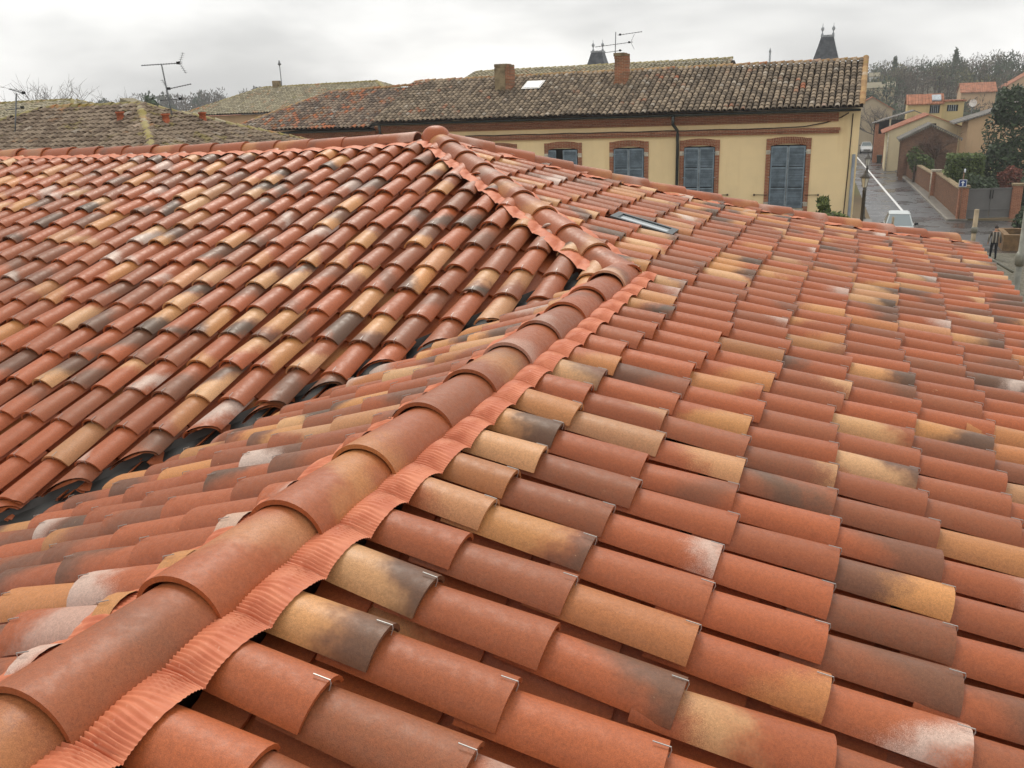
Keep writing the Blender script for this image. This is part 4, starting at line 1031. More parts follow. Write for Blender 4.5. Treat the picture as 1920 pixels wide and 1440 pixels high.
# wooded hills behind (terrain as one sheet each, the wood as one mass)
def hill(name, pts, prof, depth, mat):
    vs_, fs = [], []; n_ = len(pts)
    for k, f in ((0, 0.0), (1, 0.6), (2, 1.0), (3, 1.05)):
        for (x, y), h in zip(pts, prof):
            vs_.append((x * (1 + 0.0), y + depth * (k / 2.0), GZ - 0.3 + (h - GZ) * f))
    for k in range(3):
        for i in range(n_ - 1): fs.append((k * n_ + i, k * n_ + i + 1, (k + 1) * n_ + i + 1, (k + 1) * n_ + i))
    return struct(MB().add(vs_, fs, True).build(name, mat))
HILLM = plain('hill_soil', lin('#5f5a49'), 1.0, 0.2, 0.02)
hx = [(-60 + 12 * i, 170) for i in range(26)]
def hh(x): return 1.0 + 5.2 * math.exp(-((x - 62) / 40) ** 2) + 0.9 * math.sin(x * 0.09)
hill('hill_terrain', hx, [hh(x) for x, y in hx], 170, HILLM)
lx = [(-430 + 20 * i, 240) for i in range(22)]
def hl_(x): return 0.6 + 1.6 * math.sin((x + 430) / 120.0)
hill('hill_terrain', lx, [hl_(x) for x, y in lx], 90, HILLM)
def wood_mat():
    t = NT('winter_wood'); r = t.sep(t.attr('rnd', 'GEOMETRY').outputs['Vector'])
    col = t.mix(r[0], c4(lin('#4d463c')), c4(lin('#6b6053'))); col = t.mix(t.smooth(r[1], 0.70, 0.74), col, c4(lin('#4b5442')))
    col = t.mix(t.smooth(r[1], 0.93, 0.95), col, c4(lin('#6e6b50'))); return t.done(col, 1.0, 0.05)
WOODM = wood_mat()
def woods(name, label, spots, n_leaf, size):
    B = MB(); rn = []
    for (x, y, z, h, kind) in spots:
        w_ = h * rng.uniform(0.30, 0.45); cr = (rng.random(), kind, 0)
        for _ in range(n_leaf):
            d = Vector((rng.gauss(0, 1), rng.gauss(0, 1), rng.gauss(0, 1))).normalized() * rng.random() ** 0.4
            p = Vector((x + d.x * w_, y + d.y * w_, z + h * 0.58 + d.z * h * 0.45))
            a = Vector((rng.gauss(0, 0.5), rng.gauss(0, 0.5), rng.gauss(0, 1) + 0.4)).normalized(); o_ = a.orthogonal().normalized(); s_ = size * rng.uniform(0.5, 1.4)
            th_ = 0.20 if kind < 0.7 else 0.5
            B.add([p - a * s_, p + o_ * s_ * th_, p + a * s_, p - o_ * s_ * th_], [(0, 1, 2, 3)])
            v_ = min(1, max(0, cr[0] + rng.uniform(-0.3, 0.3))); rn += [(v_, kind, 0)] * 4
        B.tube([(x, y, z), (x, y, z + h * 0.6)], 0.18, 3, caps=False); rn += [(0.1, 0.0, 0)] * 6
    B.at = {'rnd': rn}; o = B.build(name, WOODM, None, 'stuff'); o['label'] = label; o['category'] = 'wood'; return o
spots = []
for _ in range(620):
    x = rng.uniform(-2, 120); f = rng.random(); y = 172 + f * 165
    g_ = 0.6 * min(1, f * 2.0) + (0.4 * max(0, f * 2 - 1.0) if f > 0.5 else 0)
    zt = GZ + (hh(x) - GZ) * (0.6 * min(1.0, f * 2.06) if f < 0.485 else 0.6 + 0.4 * (f * 2.06 - 1))
    spots.append((x, y, zt - 0.4, rng.uniform(5.0, 8.5) * (1.0 if f > 0.3 else 0.8), rng.random()))
woods('wooded_hillside', 'leafless grey-brown wood covering the hill behind the street', spots, 150, 0.42)
spots = []
for _ in range(260):
    x = rng.uniform(-400, -180); f = rng.random(); y = 240 + f * 85
    spots.append((x, y, GZ + (hl_(x) - GZ) * min(1.0, 0.3 + f) - 0.5, rng.uniform(6, 10), rng.random() * 0.8))
woods('far_wood', 'grey winter wood on the skyline left of centre', spots, 110, 0.75)
for lab, x, y, z, h, r_ in (('slim dark cypress on the right hill skyline', 29.0, 300, 3.2, 9.0, 0.9), ('second slender cypress on the hill left of the bare crown', 12.2, 300, 3.0, 7.5, 0.6)):
    bush('cypress_tree', lab, 'tree', (x, y, z), [((x, y, z + h * 0.5), (r_, r_, h * 0.52))], EVG, 0.5, 500)
bush('conifer_tree', 'small dark fir behind the mossy roof, right of the double antenna', 'tree', (-77.5, 80, GZ), [((-77.5, 80, -1.5), (2.2, 2.2, 3.0)), ((-77.5, 80, 0.8), (1.2, 1.2, 2.2))], EVG, 0.4, 700)

# ------------------------------------------------------------------ houses along the street on the right
ha = gable_house('cream_house', 'cream house with red-tiled gable roof behind the brick arch', 6.6, 15.0, 104, 113, -4.2, -2.5, CREAM, T_Y, 'y', 0.55)
MB().tube([(6.75, 103.92, -4.4), (6.75, 103.92, GZ)], 0.07, 6).build('downpipe', STONE, ha)
box('window', (10.4, 103.96, -5.0, 11.6, 103.99, -3.4), BLACKH, ha)
sh = thing('brick_shed', 'brick shed with grey scalloped roof edge and a wide arch by the street', 'shed', (10.3, 93, GZ))
BRD = brick_mat('shed_brick', 'x', '#84604d', '#6e4c3c', '#8d7a68')
ar = [(7.75, GZ), (8.15, GZ), (8.15, -6.4)] + [(8.15 + 4.3 * i / 10, -6.4 + 1.25 * math.sin(math.pi * i / 10)) for i in range(1, 10)] + [(12.45, -6.4), (12.45, GZ), (12.9, GZ), (12.9, -4.55), (10.35, -3.25), (7.75, -4.55)]
MB().prism([(x, 92.6, z) for x, z in ar], (0, 0.4, 0)).build('wall', BRD, sh)
box('wall', (7.75, 96.6, GZ, 12.9, 97.0, -4.6), BRD, sh)
for sg in (-1, 1):
    x0, x1 = 10.35, 10.35 + sg * 2.95
    MB().prism([(x0, 92.2, -3.12), (x1, 92.2, -4.62), (x1, 92.2, -4.5), (x0, 92.2, -3.0)], (0, 5.2, 0)).build('roof', G_Y, sh)
    for i in range(16):
        f = (i + 0.5) / 16; x = x0 + (x1 - x0) * f; z = -3.1 - 1.5 * f
        MB().lathe((x, 92.17, z - 0.10), [(0.02, -0.12), (0.085, 0.02), (0.085, 0.16)], 6).build('scalloped_edge', G_Y, sh)
gh = thing('peach_house', 'peach-walled house with low grey roof left of the evergreen', 'house', (16.5, 98, GZ))
box('wall', (14.2, 98, GZ, 20.0, 104, -3.0), PEACH, gh)
MB().prism([(12.9, 97.6, -3.35), (20.4, 97.6, -1.0), (20.4, 97.6, -0.88), (12.9, 97.6, -3.2)], (0, 6.8, 0)).build('roof', G_X, gh)
MB().prism([(14.2, 98.0, -3.0), (20.0, 98.0, -3.0), (20.0, 98.0, -1.2)], (0, 6, 0)).build('gable_wall', PEACH, gh)
yh = gable_house('yellow_house', 'pale yellow house with ribbed terracotta roof and a solar panel', 9.4, 13.6, 125, 131, -1.55, -0.45, render_mat('pale_yellow_render', '#d9c08c', '#a8946a'), T_X, 'x', 0.3)
box('wall', (13.61, 125.3, GZ, 16.2, 131, -1.4), render_mat('pale_yellow_render2', '#cdb987', '#a8946a'), yh)
box('roof', (13.61, 125.0, -1.395, 16.4, 131.1, -1.2), T_X, yh)
for (x0, x1, z0, z1) in ((12.1, 13.3, -2.8, -1.75), (14.2, 15.5, -2.6, -1.8)):
    w_ = box('window', (x0, 124.95 if x0 < 13.5 else 125.25, z0, x1, 124.99 if x0 < 13.5 else 125.29, z1), BLACKH, yh)
    for i in range(4): box('window_bar', (x0 + (x1 - x0) * (i + 0.8) / 5, 124.9 if x0 < 13.5 else 125.2, z0, x0 + (x1 - x0) * (i + 0.8) / 5 + 0.06, 124.94 if x0 < 13.5 else 125.24, z1), SHUT_E, w_)
MB().hexa([(12.3, 125.3, -1.25), (13.4, 125.3, -1.25), (13.4, 126.6, -0.62), (12.3, 126.6, -0.62), (12.3, 125.25, -1.08), (13.4, 125.25, -1.08), (13.4, 126.55, -0.45), (12.3, 126.55, -0.45)]).build('solar_panel', plain('solar_glass', lin('#aeb6bb'), 0.3), yh)
dl = thing('open_barn', 'open barn with grey sheet roof and dark interior beside the street', 'barn', (7.4, 118, GZ))
MB().prism([(5.1, 117.4, -3.75), (9.9, 117.4, -2.30), (9.9, 117.4, -2.18), (5.1, 117.4, -3.62)], (0, 5.2, 0)).build('roof', G_X, dl)
MB().prism([(9.9, 117.4, -2.30), (11.4, 117.4, -2.95), (11.4, 117.4, -2.83), (9.9, 117.4, -2.18)], (0, 5.2, 0)).build('roof', G_X, dl)
box('wall', (5.4, 122.0, GZ, 11.2, 122.3, -3.4), plain('barn_shade_wall', lin('#2d2622'), 0.95), dl)  # back wall near black: the barn's interior shade put into its colour
box('wall', (5.5, 117.8, GZ, 5.9, 122.0, -3.75), BRY, dl); box('wall', (5.9, 117.8, GZ, 7.0, 118.1, -5.0), BRX, dl)
box('post', (7.1, 117.8, GZ, 7.3, 118.0, -3.2), STONE, dl)
gable_house('pink_roof_house', 'pinkish-roofed house just right of the yellow building corner', 2.0, 8.0, 140, 150, -2.4, -0.6, render_mat('grey_render', '#b3a48c', '#8a7c68'), T_Y, 'y', 0.3)
HILLG = 'houses on the wooded hill'
gable_house('hill_house', 'pale cream house half hidden in trees on the hill above the pink roof', 3.5, 10.5, 225, 233, 1.0, 2.2, CREAM, PALE_T, 'x', 0.3, HILLG)
gable_house('hill_house', 'red-roofed house on the slope above the grey-roofed peach house', 22.0, 28.2, 195, 203, -0.5, 1.1, PEACH, T_X, 'x', 0.5, HILLG)
gable_house('hill_house', 'steep red roof at the right edge above the evergreen tree', 32.5, 42, 215, 225, 0.3, 3.2, PEACH, T_X, 'y', 0.5, HILLG)
gable_house('hill_house', 'tiny white house high in the wood by the yellow building corner', 5.0, 7.6, 270, 275, 4.2, 5.2, plain('white_wall', lin('#e4e2dc'), 0.9), PALE_T, 'x', 0.2, HILLG)
dish = thing('satellite_dish', 'white round satellite dish above the red roofs', 'satellite dish', (15.5, 109, -4.2))
MB().tube([(15.5, 109, -4.2), (15.5, 109, -1.5)], 0.05, 6).build('pole', ALU, dish)
B = MB(); vs_ = [(15.5, 108.7, -1.42)]; fs = []
for r_, yy in ((0.2, 108.69), (0.42, 108.62)):
    for k in range(14): a = 2 * math.pi * k / 14; vs_.append((15.5 + r_ * math.cos(a), yy, -1.42 + r_ * math.sin(a)))
fs = [(0, 1 + k, 1 + (k + 1) % 14) for k in range(14)] + [(1 + k, 15 + k, 15 + (k + 1) % 14, 1 + (k + 1) % 14) for k in range(14)]
B.add(vs_, fs, True).build('dish', plain('white_dish', lin('#e6e4de'), 0.5), dish)

# ------------------------------------------------------------------ garden wall, gate, street furniture
BWM = brick_mat('garden_wall_brick', 'y', '#82583f', '#694735', '#85735f', 0.24, 0.075, 0.6)
gw = thing('garden_wall', 'long weathered brick garden wall along the right pavement', 'wall', (9.8, 80, GZ))
for (xa, ya, xb, yb2, h) in ((10.55, 61.6, 10.0, 76.0, 2.05), (10.0, 76.004, 8.55, 98.0, 1.75)):
    MB().hexa([(xa, ya, GZ), (xa + 0.35, ya, GZ), (xb + 0.35, yb2, GZ), (xb, yb2, GZ), (xa, ya, GZ + h), (xa + 0.35, ya, GZ + h), (xb + 0.35, yb2, GZ + h), (xb, yb2, GZ + h)]).build('wall', BWM, gw)
    MB().hexa([(xa - 0.06, ya, GZ + h + 0.002), (xa + 0.41, ya, GZ + h + 0.002), (xb + 0.41, yb2, GZ + h + 0.002), (xb - 0.06, yb2, GZ + h + 0.002), (xa - 0.02, ya, GZ + h + 0.09), (xa + 0.37, ya, GZ + h + 0.09), (xb + 0.37, yb2, GZ + h + 0.09), (xb - 0.02, yb2, GZ + h + 0.09)]).build('coping', CHR, gw)
box('pier', (9.75, 76.2, GZ, 10.35, 76.8, GZ + 2.15), BRX, gw); box('pier_cap', (9.65, 76.1, GZ + 2.152, 10.45, 76.9, GZ + 2.30), STONE, gw)
MB().tube([(9.55, 74.5, GZ), (9.55, 74.5, GZ + 2.2)], 0.05, 6).build('downpipe', STONE, gw)
box('pier', (8.3, 98.1, GZ, 8.8, 98.6, GZ + 2.5), STONE, gw)
MB().add([(10.75, 68.5, -7.6), (20, 68.5, -7.6), (20, 92, -7.5), (9.45, 92, -7.5), (10.35, 77.2, -7.55)], [(0, 1, 2, 3, 4)]).build('garden_lawn', plain('lawn', lin('#6d7443'), 0.95, 0.2, 1.5)); struct(bpy.data.objects['garden_lawn'])
for lab, x, y in (('brick pillar left of the grey gate, behind the one-way sign', 10.75, 61.2), ('brick pillar right of the grey gate', 14.25, 62.6)):
    pt = thing('gate_pillar', lab, 'pillar', (x, y, GZ), 'gate pillars')
    box('pier', (x - 0.3, y - 0.3, GZ, x + 0.3, y + 0.3, GZ + 2.25), BRX, pt); box('pier_cap', (x - 0.36, y - 0.36, GZ + 2.252, x + 0.36, y + 0.36, GZ + 2.40), CHR, pt)
GATE = plain('grey_gate_steel', lin('#6a6865'), 0.55, 0.06, 1.0, 0.05, 0.4)
gt = thing('metal_gate', 'grey double metal gate between two brick pillars', 'gate', (12.5, 61.9, GZ))
g0, g1 = Vector((11.08, 61.35, GZ + 0.08)), Vector((13.92, 62.45, GZ + 0.08)); gd = (g1 - g0); gm = g0 + gd * 0.52
for a, b_ in ((g0, gm - gd * 0.006), (gm + gd * 0.006, g1)):
    dn = Vector((gd.y, -gd.x, 0)).normalized() * 0.05; up_ = Vector((0, 0, 2.05))
    lf = MB().hexa([a, b_, b_ - dn * 0.6, a - dn * 0.6, a + up_, b_ + up_, b_ + up_ - dn * 0.6, a + up_ - dn * 0.6]).build('gate_leaf', GATE, gt)
    for z0, z1 in ((0.0, 0.07), (0.55, 0.63), (1.97, 2.06)):
        MB().hexa([a + dn + Vector((0, 0, z0)), b_ + dn + Vector((0, 0, z0)), b_ + dn * 0.05 + Vector((0, 0, z0)), a + dn * 0.05 + Vector((0, 0, z0)), a + dn + Vector((0, 0, z1)), b_ + dn + Vector((0, 0, z1)), b_ + dn * 0.05 + Vector((0, 0, z1)), a + dn * 0.05 + Vector((0, 0, z1))]).build('gate_rail', GATE, lf)
for k in (-0.03, 0.03):
    q = gm + gd * k + Vector((gd.y, -gd.x, 0)).normalized() * 0.09
    MB().tube([q + Vector((0, 0, 1.35)), q + Vector((0, 0, 1.95))], 0.025, 6).build('gate_handle', BLACKH, gt)
sg = thing('one_way_sign', 'blue square one-way sign with white upward arrow on a thin post', 'sign', (10.6, 60.8, GZ))
MB().tube([(10.6, 60.84, GZ), (10.6, 60.84, -5.25)], 0.03, 8).build('post', plain('brown_post', lin('#8d6a55'), 0.6), sg)
WHT = plain('white_sign_paint', lin('#e2e6ea'), 0.5, 0.03)
def rrect(cx, cz, w_, r_, y, n_=4):
    o = []
    for qx, qz, a0 in ((1, 1, 0), (-1, 1, 90), (-1, -1, 180), (1, -1, 270)):
        for i in range(n_ + 1): a = math.radians(a0 + 90 * i / n_); o.append((cx + qx * (w_ - r_) + r_ * math.cos(a), y, cz + qz * (w_ - r_) + r_ * math.sin(a)))
    return o
pl_ = MB().prism(rrect(10.6, -6.02, 0.25, 0.05, 60.80), (0, 0.012, 0)).build('sign_plate', WHT, sg)
MB().prism(rrect(10.6, -6.02, 0.215, 0.04, 60.794), (0, 0.004, 0)).build('blue_field', plain('sign_blue', lin('#23427e'), 0.4, 0.03), pl_)
MB().prism([(10.56, 60.788, -6.19), (10.64, 60.788, -6.19), (10.64, 60.788, -6.0), (10.745, 60.788, -6.0), (10.6, 60.788, -5.85), (10.455, 60.788, -6.0), (10.56, 60.788, -6.0)], (0, 0.004, 0)).build('arrow', WHT, pl_)
MB().lathe((10.64, 60.84, -5.30), [(0.04, 0), (0.07, 0.03), (0.06, 0.22), (0.02, 0.26)], 8).build('reflector', WHT, sg)

BRONZE = plain('dark_bronze_paint', lin('#4a443a'), 0.5, 0.12, 4.0, 0.05, 0.5)
LGL = NT('lantern_glass').done((0.62, 0.60, 0.52), 0.2, 0.6)
def lamp(label, x, y, H):
    t = thing('street_lamp', label, 'street lamp', (x, y, GZ), 'lantern street lamps'); z = GZ
    MB().lathe((x, y, z), [(0.22, 0), (0.22, 0.1), (0.13, 0.3), (0.10, 0.9), (0.085, 1.0), (0.075, H - 1.0), (0.10, H - 0.98), (0.06, H - 0.9), (0.07, H - 0.78)], 10).build('post', BRONZE, t)
    ln = MB().lathe((x, y, z), [(0.11, H - 0.78), (0.20, H - 0.33)], 6, False).build('lantern_glass', LGL, t)
    bars = MB()
    for k in range(6):
        a = 2 * math.pi * (k + 0.5) / 6
        bars.tube([(x + 0.112 * math.cos(a), y + 0.112 * math.sin(a), z + H - 0.78), (x + 0.205 * math.cos(a), y + 0.205 * math.sin(a), z + H - 0.33)], 0.014, 4)
    bars.build('lantern_frame', BRONZE, ln)
    MB().lathe((x, y, z), [(0.25, H - 0.33), (0.24, H - 0.28), (0.13, H - 0.16), (0.10, H - 0.10), (0.06, H - 0.08), (0.07, H - 0.03), (0.02, H + 0.05)], 12).build('lantern_cap', BRONZE, t)
lamp('street lamp with bronze lantern standing by the yellow building corner', 4.08, 40.0, 5.1)
lamp('farther lantern street lamp seen just above the near one', 4.34, 60.5, 4.65)

GRN = plain('dark_bin_plastic', lin('#2c332e'), 0.6, 0.1, 3.0)
def bin_(label, x, y, lid):
    t = thing('wheelie_bin', label, 'bin', (x, y, GZ + 0.12), 'bins by the street'); z = GZ + 0.12
    MB().hexa([(x - 0.24, y - 0.26, z + 0.08), (x + 0.24, y - 0.26, z + 0.08), (x + 0.24, y + 0.26, z + 0.08), (x - 0.24, y + 0.26, z + 0.08), (x - 0.33, y - 0.34, z + 1.0), (x + 0.33, y - 0.34, z + 1.0), (x + 0.33, y + 0.34, z + 1.0), (x - 0.33, y + 0.34, z + 1.0)]).build('body', GRN, t)
    MB().hexa([(x - 0.35, y - 0.38, z + 1.003), (x + 0.35, y - 0.38, z + 1.003), (x + 0.35, y + 0.38, z + 1.003), (x - 0.35, y + 0.38, z + 1.003), (x - 0.32, y - 0.30, z + 1.08), (x + 0.32, y - 0.30, z + 1.08), (x + 0.32, y + 0.36, z + 1.12), (x - 0.32, y + 0.36, z + 1.12)]).build('lid', lid, t)
    for s_ in (-1, 1): MB().tube([(x + s_ * 0.27, y + 0.25, z + 0.10), (x + s_ * 0.33, y + 0.25, z + 0.10)], 0.1, 10).build('wheel', BLACKH, t)
    return t
bin_('dark wheelie bin standing farthest up the street by the barn post', 6.2, 113.5, GRN)
b2 = bin_('dark bin with a white sticker, middle of the three', 7.2, 109.5, GRN); box('sticker', (7.05, 109.13, GZ + 0.75, 7.35, 109.17, GZ + 1.0), WHT, b2)
bin_('bin with bluish green lid nearest the camera', 7.75, 107.0, plain('teal_lid', lin('#2f5a52'), 0.5))

# ------------------------------------------------------------------ cars
TYRE = plain('tyre_rubber', lin('#222222'), 0.9); RIM = plain('wheel_rim', lin('#9a9c9e'), 0.4, 0.05, 4, 0.02, 0.5, 0.5)
CGL = NT('car_glass').done((0.22, 0.26, 0.27), 0.08, 0.8); HLG = NT('headlight_glass').done((0.8, 0.8, 0.78), 0.15, 0.6); TRIM = plain('black_trim', lin('#1c1c1d'), 0.6)
def car(label, x, y, rz, paint, h=1.62):
    t = thing('parked_car', label, 'car', (x, y, GZ), 'cars in the street'); R_ = Matrix.Rotation(rz, 3, 'Z')
    def W_(mb):
        mb.v = [tuple(Vector((x, y, GZ)) + R_ @ Vector(q)) for q in mb.v]; return mb
    # body: cross sections from front (-y) to rear (+y): (y, half width, bottom, belt)
    sec = [(-2.02, 0.66, 0.30, 0.58), (-1.92, 0.78, 0.22, 0.74), (-1.35, 0.85, 0.20, 0.90), (-0.85, 0.87, 0.20, 0.97), (0.4, 0.88, 0.20, 1.0), (1.5, 0.87, 0.20, 1.02), (1.92, 0.82, 0.24, 0.98), (2.02, 0.74, 0.32, 0.70)]
    B = MB(); vv = []
    for yy, w_, z0, z1 in sec: vv += [(-w_ * 0.92, yy, z0), (w_ * 0.92, yy, z0), (w_, yy, z0 + 0.2), (w_, yy, (z0 + z1) / 2 + 0.1), (w_ * 0.93, yy, z1), (-w_ * 0.93, yy, z1), (-w_, yy, (z0 + z1) / 2 + 0.1), (-w_, yy, z0 + 0.2)]
    fs = [(i * 8 + k, i * 8 + (k + 1) % 8, i * 8 + 8 + (k + 1) % 8, i * 8 + 8 + k) for i in range(len(sec) - 1) for k in range(8)] + [tuple(range(7, -1, -1)), tuple(range(56, 64))]
    body = W_(B.add(vv, [f[::-1] for f in fs], True)).build('body', paint, t)
    lo = [(-0.80, -0.88, 0.96), (0.80, -0.88, 0.96), (0.80, 1.85, 1.0), (-0.80, 1.85, 1.0)]; hi = [(-0.60, -0.12, h - 0.06), (0.60, -0.12, h - 0.06), (0.58, 1.35, h - 0.06), (-0.58, 1.35, h - 0.06)]
    cab = W_(MB().hexa(lo + hi)).build('cabin_frame', paint, t)
    def pane(nm, a, b_, c_, d_, n_):
        n_ = Vector(n_) * 0.012; q = [Vector(k) for k in (a, b_, c_, d_)]; m_ = sum(q, Vector()) / 4
        q = [m_ + (k - m_) * 0.9 + n_ for k in q]
        W_(MB().prism(q, n_ * 0.4)).build(nm, CGL, cab)
    pane('windscreen', lo[0], lo[1], hi[1], hi[0], (0, -0.8, 0.6)); pane('rear_window', lo[2], lo[3], hi[3], hi[2], (0, 0.8, 0.6))
    pane('side_window', lo[3], lo[0], hi[0], hi[3], (-0.95, 0, 0.3)); pane('side_window', lo[1], lo[2], hi[2], hi[1], (0.95, 0, 0.3))
    W_(MB().hexa([(-0.62, -0.16, h - 0.058), (0.62, -0.16, h - 0.058), (0.6, 1.4, h - 0.058), (-0.6, 1.4, h - 0.058), (-0.5, 0.0, h), (0.5, 0.0, h), (0.48, 1.25, h), (-0.48, 1.25, h)])).build('roof', paint, t)
    for s_ in (-1, 1):
        W_(MB().hexa([(s_ * 0.86, -0.72, 1.0), (s_ * 1.06, -0.70, 1.02), (s_ * 1.06, -0.60, 1.02), (s_ * 0.86, -0.6, 1.0), (s_ * 0.88, -0.72, 1.14), (s_ * 1.05, -0.70, 1.15), (s_ * 1.05, -0.6, 1.15), (s_ * 0.88, -0.6, 1.14)])).build('side_mirror', TRIM, t)
        W_(MB().hexa([(s_ * 0.5, -2.0, 0.58), (s_ * 0.78, -1.9, 0.58), (s_ * 0.78, -1.7, 0.6), (s_ * 0.5, -1.8, 0.6), (s_ * 0.5, -1.93, 0.75), (s_ * 0.76, -1.83, 0.76), (s_ * 0.76, -1.6, 0.80), (s_ * 0.5, -1.7, 0.80)])).build('headlight', HLG, t)
        for yy in (-1.28, 1.28):
            wh = W_(MB().tube([(s_ * 0.70, yy, 0.31), (s_ * 0.89, yy, 0.31)], 0.31, 14)).build('wheel', TYRE, t); W_(MB().tube([(s_ * 0.885, yy, 0.31), (s_ * 0.90, yy, 0.31)], 0.19, 10)).build('rim', RIM, wh)
    W_(MB().box(-0.45, -2.06, 0.36, 0.45, -2.0, 0.50)).build('grille', TRIM, t)
    return t
def paint(n, c): return plain(n, lin(c), 0.3, 0.03, 1.0, 0.0, 0.6)
car('pale silver car facing the camera, its windscreen showing above the hip tiles', 6.35, 51.5, 0.0, paint('silver_paint', '#c3c9c8'), 1.66)
car('white car parked up the street by the yellow building edge', 4.75, 140, 0.05, paint('white_paint', '#e4e4e2'), 1.55)
car('dark car parked behind the white car up the street', 4.55, 150, 0.05, paint('dark_paint', '#34383c'), 1.5)
car('small white car farthest up the street', 4.6, 168, 0.05, paint('white_paint2', '#dcdddd'), 1.5)

# ------------------------------------------------------------------ posts, scaffold poles, planter, sack
WOODP = plain('weathered_post', lin('#a3937a'), 0.85, 0.2, 6.0); GALV = plain('galvanised_tube', lin('#8e8d82'), 0.55, 0.15, 8.0, 0.1, 0.5, 0.4)
def pole(name, label, x, y, z1, r, mat, lean=(0, 0)):
    t = thing(name, label, 'pole', (x, y, GZ)); MB().tube([(x - lean[0], y - lean[1], GZ), (x, y, z1)], r, 10).build('tube', mat, t); return t
p1 = pole('scaffold_pole', 'pale scaffold pole standing just behind the far roof corner', 4.96, 3.75, -1.05, 0.026, WOODP)
MB().lathe((4.96, 3.75, -1.32), [(0.030, 0), (0.036, 0.02), (0.036, 0.05), (0.030, 0.07)], 8).build('coupler', GALV, p1)
p2 = pole('scaffold_pole', 'grey scaffold pole at the right edge beside the eave', 5.40, 3.35, -0.55, 0.034, GALV)
MB().lathe((5.40, 3.35, -1.62), [(0.036, 0), (0.052, 0.02), (0.052, 0.12), (0.036, 0.16)], 8).build('coupler', GALV, p2)
MB().tube([(5.0, 3.6, -1.50), (5.36, 3.4, -1.70)], 0.016, 6).build('brace', GALV, p2)
pole('wooden_post', 'short wooden post standing in front of the silver car', 5.85, 47.6, -6.7, 0.07, WOODP)
pk = thing('timber_planter', 'brown timber planter box right of the walking person', 'planter', (12.6, 49, GZ)); TIM = plain('brown_timber', lin('#7d6242'), 0.8, 0.2, 3.0)
for b_ in ((11.7, 48.0, 13.6, 48.3), (11.7, 50.6, 13.6, 50.9), (11.7, 48.304, 12.0, 50.596), (13.3, 48.304, 13.6, 50.596)):
    box('planter_board', (b_[0], b_[1], GZ, b_[2], b_[3], GZ + 0.9), TIM, pk)
box('soil', (12.004, 48.304, GZ, 13.296, 50.596, GZ + 0.6), plain('dark_soil', lin('#3a352a'), 1.0), pk)
sk_ = thing('white_sack', 'crumpled white sack on the gravel beside the grey scaffold pole', 'sack', (9.3, 31.5, GZ))
B = MB(); vs_ = []; NU, NV = 12, 7
for j in range(NV + 1):
    for i in range(NU):
        a, b_ = 2 * math.pi * i / NU, math.pi * j / NV; d = Vector((math.sin(b_) * math.cos(a), math.sin(b_) * math.sin(a), math.cos(b_)))
        r_ = 0.55 * (1 + 0.25 * noise.noise(d * 2.5)); vs_.append((9.3 + d.x * r_, 31.5 + d.y * r_ * 0.8, GZ + 0.35 + d.z * r_ * 0.7))
B.add(vs_, [(j * NU + i, j * NU + (i + 1) % NU, (j + 1) * NU + (i + 1) % NU, (j + 1) * NU + i) for j in range(NV) for i in range(NU)], True).build('sack_body', WHT, sk_)

# ------------------------------------------------------------------ person walking away
def person_mat():
    t = NT('person_clothes_and_skin'); tcn = t.n('ShaderNodeTexCoord'); s_ = t.sep(tcn.outputs['Object'])
    stripe = t.math('SINE', t.math('MULTIPLY', s_[0], 40.0))
    sweat = t.mix(t.smooth(stripe, 0.35, 0.6), c4(lin('#4d4741')), c4(lin('#a39c90')))
    trous = c4(lin('#1c1d22')); skin = c4(lin('#b88a70')); shoe = c4(lin('#2b2624'))
    c = t.mix(t.smooth(s_[2], 0.86, 0.88), trous, sweat)
    c = t.mix(t.smooth(s_[2], 1.44, 1.46), c, skin); c = t.mix(t.smooth(s_[2], 0.08, 0.07), c, shoe)
    hand = t.math('MULTIPLY', t.smooth(t.math('ABSOLUTE', s_[0]), 0.225, 0.235), t.smooth(s_[2], 0.86, 0.84))
    c = t.mix(hand, c, skin); return t.done(c, 0.85, 0.2)
pe = thing('person', 'person in a striped grey sweater and black trousers walking away, head bowed', 'person', (10.9, 45.3, GZ))
vv, ee, rr = [], [], []
def jv(p, r, par=None):
    vv.append(p); rr.append(r)
    if par is not None: ee.append((par, len(vv) - 1))
    return len(vv) - 1
pel = jv((0, 0, 0.94), (0.17, 0.125)); wa = jv((0, 0.01, 1.12), (0.16, 0.12), pel); ch = jv((0, 0.05, 1.32), (0.19, 0.13), wa); ne = jv((0.01, 0.09, 1.47), (0.06, 0.06), ch)
he = jv((0.02, 0.15, 1.56), (0.085, 0.10), ne); ht = jv((0.03, 0.19, 1.66), (0.075, 0.085), he)
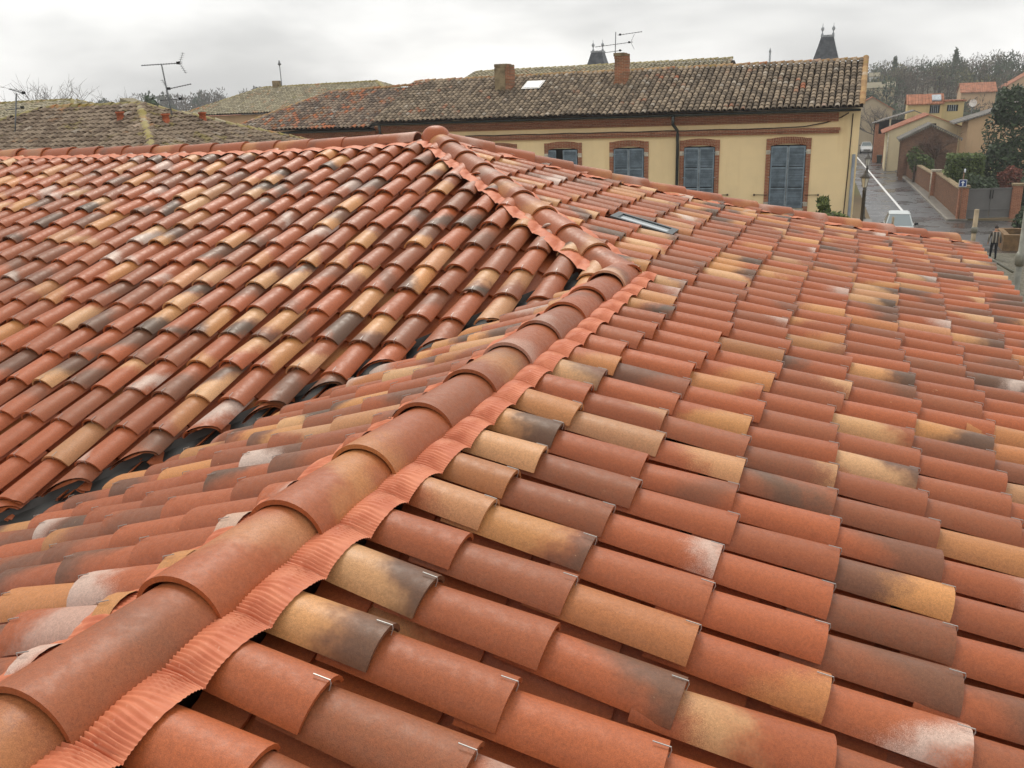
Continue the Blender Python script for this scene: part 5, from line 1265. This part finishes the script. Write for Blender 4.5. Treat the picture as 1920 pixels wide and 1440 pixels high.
for sx, fy, ky in ((-1, 0.24, 0.16), (1, -0.22, 0.02)):
    hp = jv((sx * 0.10, 0, 0.86), (0.095, 0.10), pel); kn = jv((sx * 0.105, ky, 0.48), (0.065, 0.07), hp); an = jv((sx * 0.10, fy, 0.10), (0.045, 0.05), kn)
    hl_v = jv((sx * 0.10, fy + 0.04, 0.045), (0.045, 0.04), an); jv((sx * 0.11, fy + 0.19, 0.04), (0.045, 0.032), hl_v)
    sh_ = jv((sx * 0.18, 0.06, 1.38), (0.075, 0.075), ch); el = jv((sx * 0.27, 0.02 - sx * 0.05, 1.12), (0.052, 0.055), sh_); wr = jv((sx * 0.28, 0.10 - sx * 0.10, 0.87), (0.032, 0.036), el)
    pa = jv((sx * 0.28, 0.13 - sx * 0.10, 0.79), (0.036, 0.022), wr)
    for k in range(4):
        o = (k - 1.5) * 0.019; f1 = jv((sx * 0.285, 0.145 - sx * 0.10 + o, 0.735), (0.0095, 0.0095), pa); jv((sx * 0.27, 0.15 - sx * 0.10 + o, 0.695 + 0.006 * abs(k - 1.4)), (0.008, 0.008), f1)
    th1 = jv((sx * 0.265, 0.165 - sx * 0.10, 0.79), (0.011, 0.011), pa); jv((sx * 0.255, 0.19 - sx * 0.10, 0.755), (0.009, 0.009), th1)
me = bpy.data.meshes.new('body'); me.from_pydata(vv, ee, []); me.materials.append(person_mat())
bo = bpy.data.objects.new('body', me); COL.objects.link(bo); bo.parent = pe
sm_ = bo.modifiers.new('skin', 'SKIN'); sm_.use_smooth_shade = True
for i, r_ in enumerate(rr): me.skin_vertices[0].data[i].radius = r_
me.skin_vertices[0].data[0].use_root = True
bo.modifiers.new('sub', 'SUBSURF').levels = 2; bo.modifiers['sub'].render_levels = 2
B = MB(); vs_ = []; NU, NV = 12, 6; hc_ = Vector((10.9, 45.3, GZ)) + Vector((0.03, 0.16, 1.66))
for j in range(NV + 1):
    for i in range(NU):
        a, b_ = 2 * math.pi * i / NU, math.pi * 0.62 * j / NV
        vs_.append((hc_.x + 0.098 * math.sin(b_) * math.cos(a), hc_.y + 0.112 * math.sin(b_) * math.sin(a), hc_.z + 0.105 * math.cos(b_)))
B.add(vs_, [(j * NU + i, j * NU + (i + 1) % NU, (j + 1) * NU + (i + 1) % NU, (j + 1) * NU + i) for j in range(NV) for i in range(NU)], True).build('hair', plain('dark_hair', lin('#3d342e'), 0.8), pe)

# ------------------------------------------------------------------ damp air
hz = MB().box(-460, -40, GZ - 1.5, 330, 430, 40).build('haze', NT('haze_air').m, None, 'stuff')
hm = hz.data.materials[0]; hm.node_tree.nodes.clear()
ho = hm.node_tree.nodes.new('ShaderNodeOutputMaterial'); hvn = hm.node_tree.nodes.new('ShaderNodeVolumePrincipled')
hvn.inputs['Color'].default_value = (0.93, 0.95, 0.97, 1); hvn.inputs['Density'].default_value = 0.0006; hvn.inputs['Anisotropy'].default_value = 0.1
hm.node_tree.links.new(hvn.outputs[0], ho.inputs['Volume'])
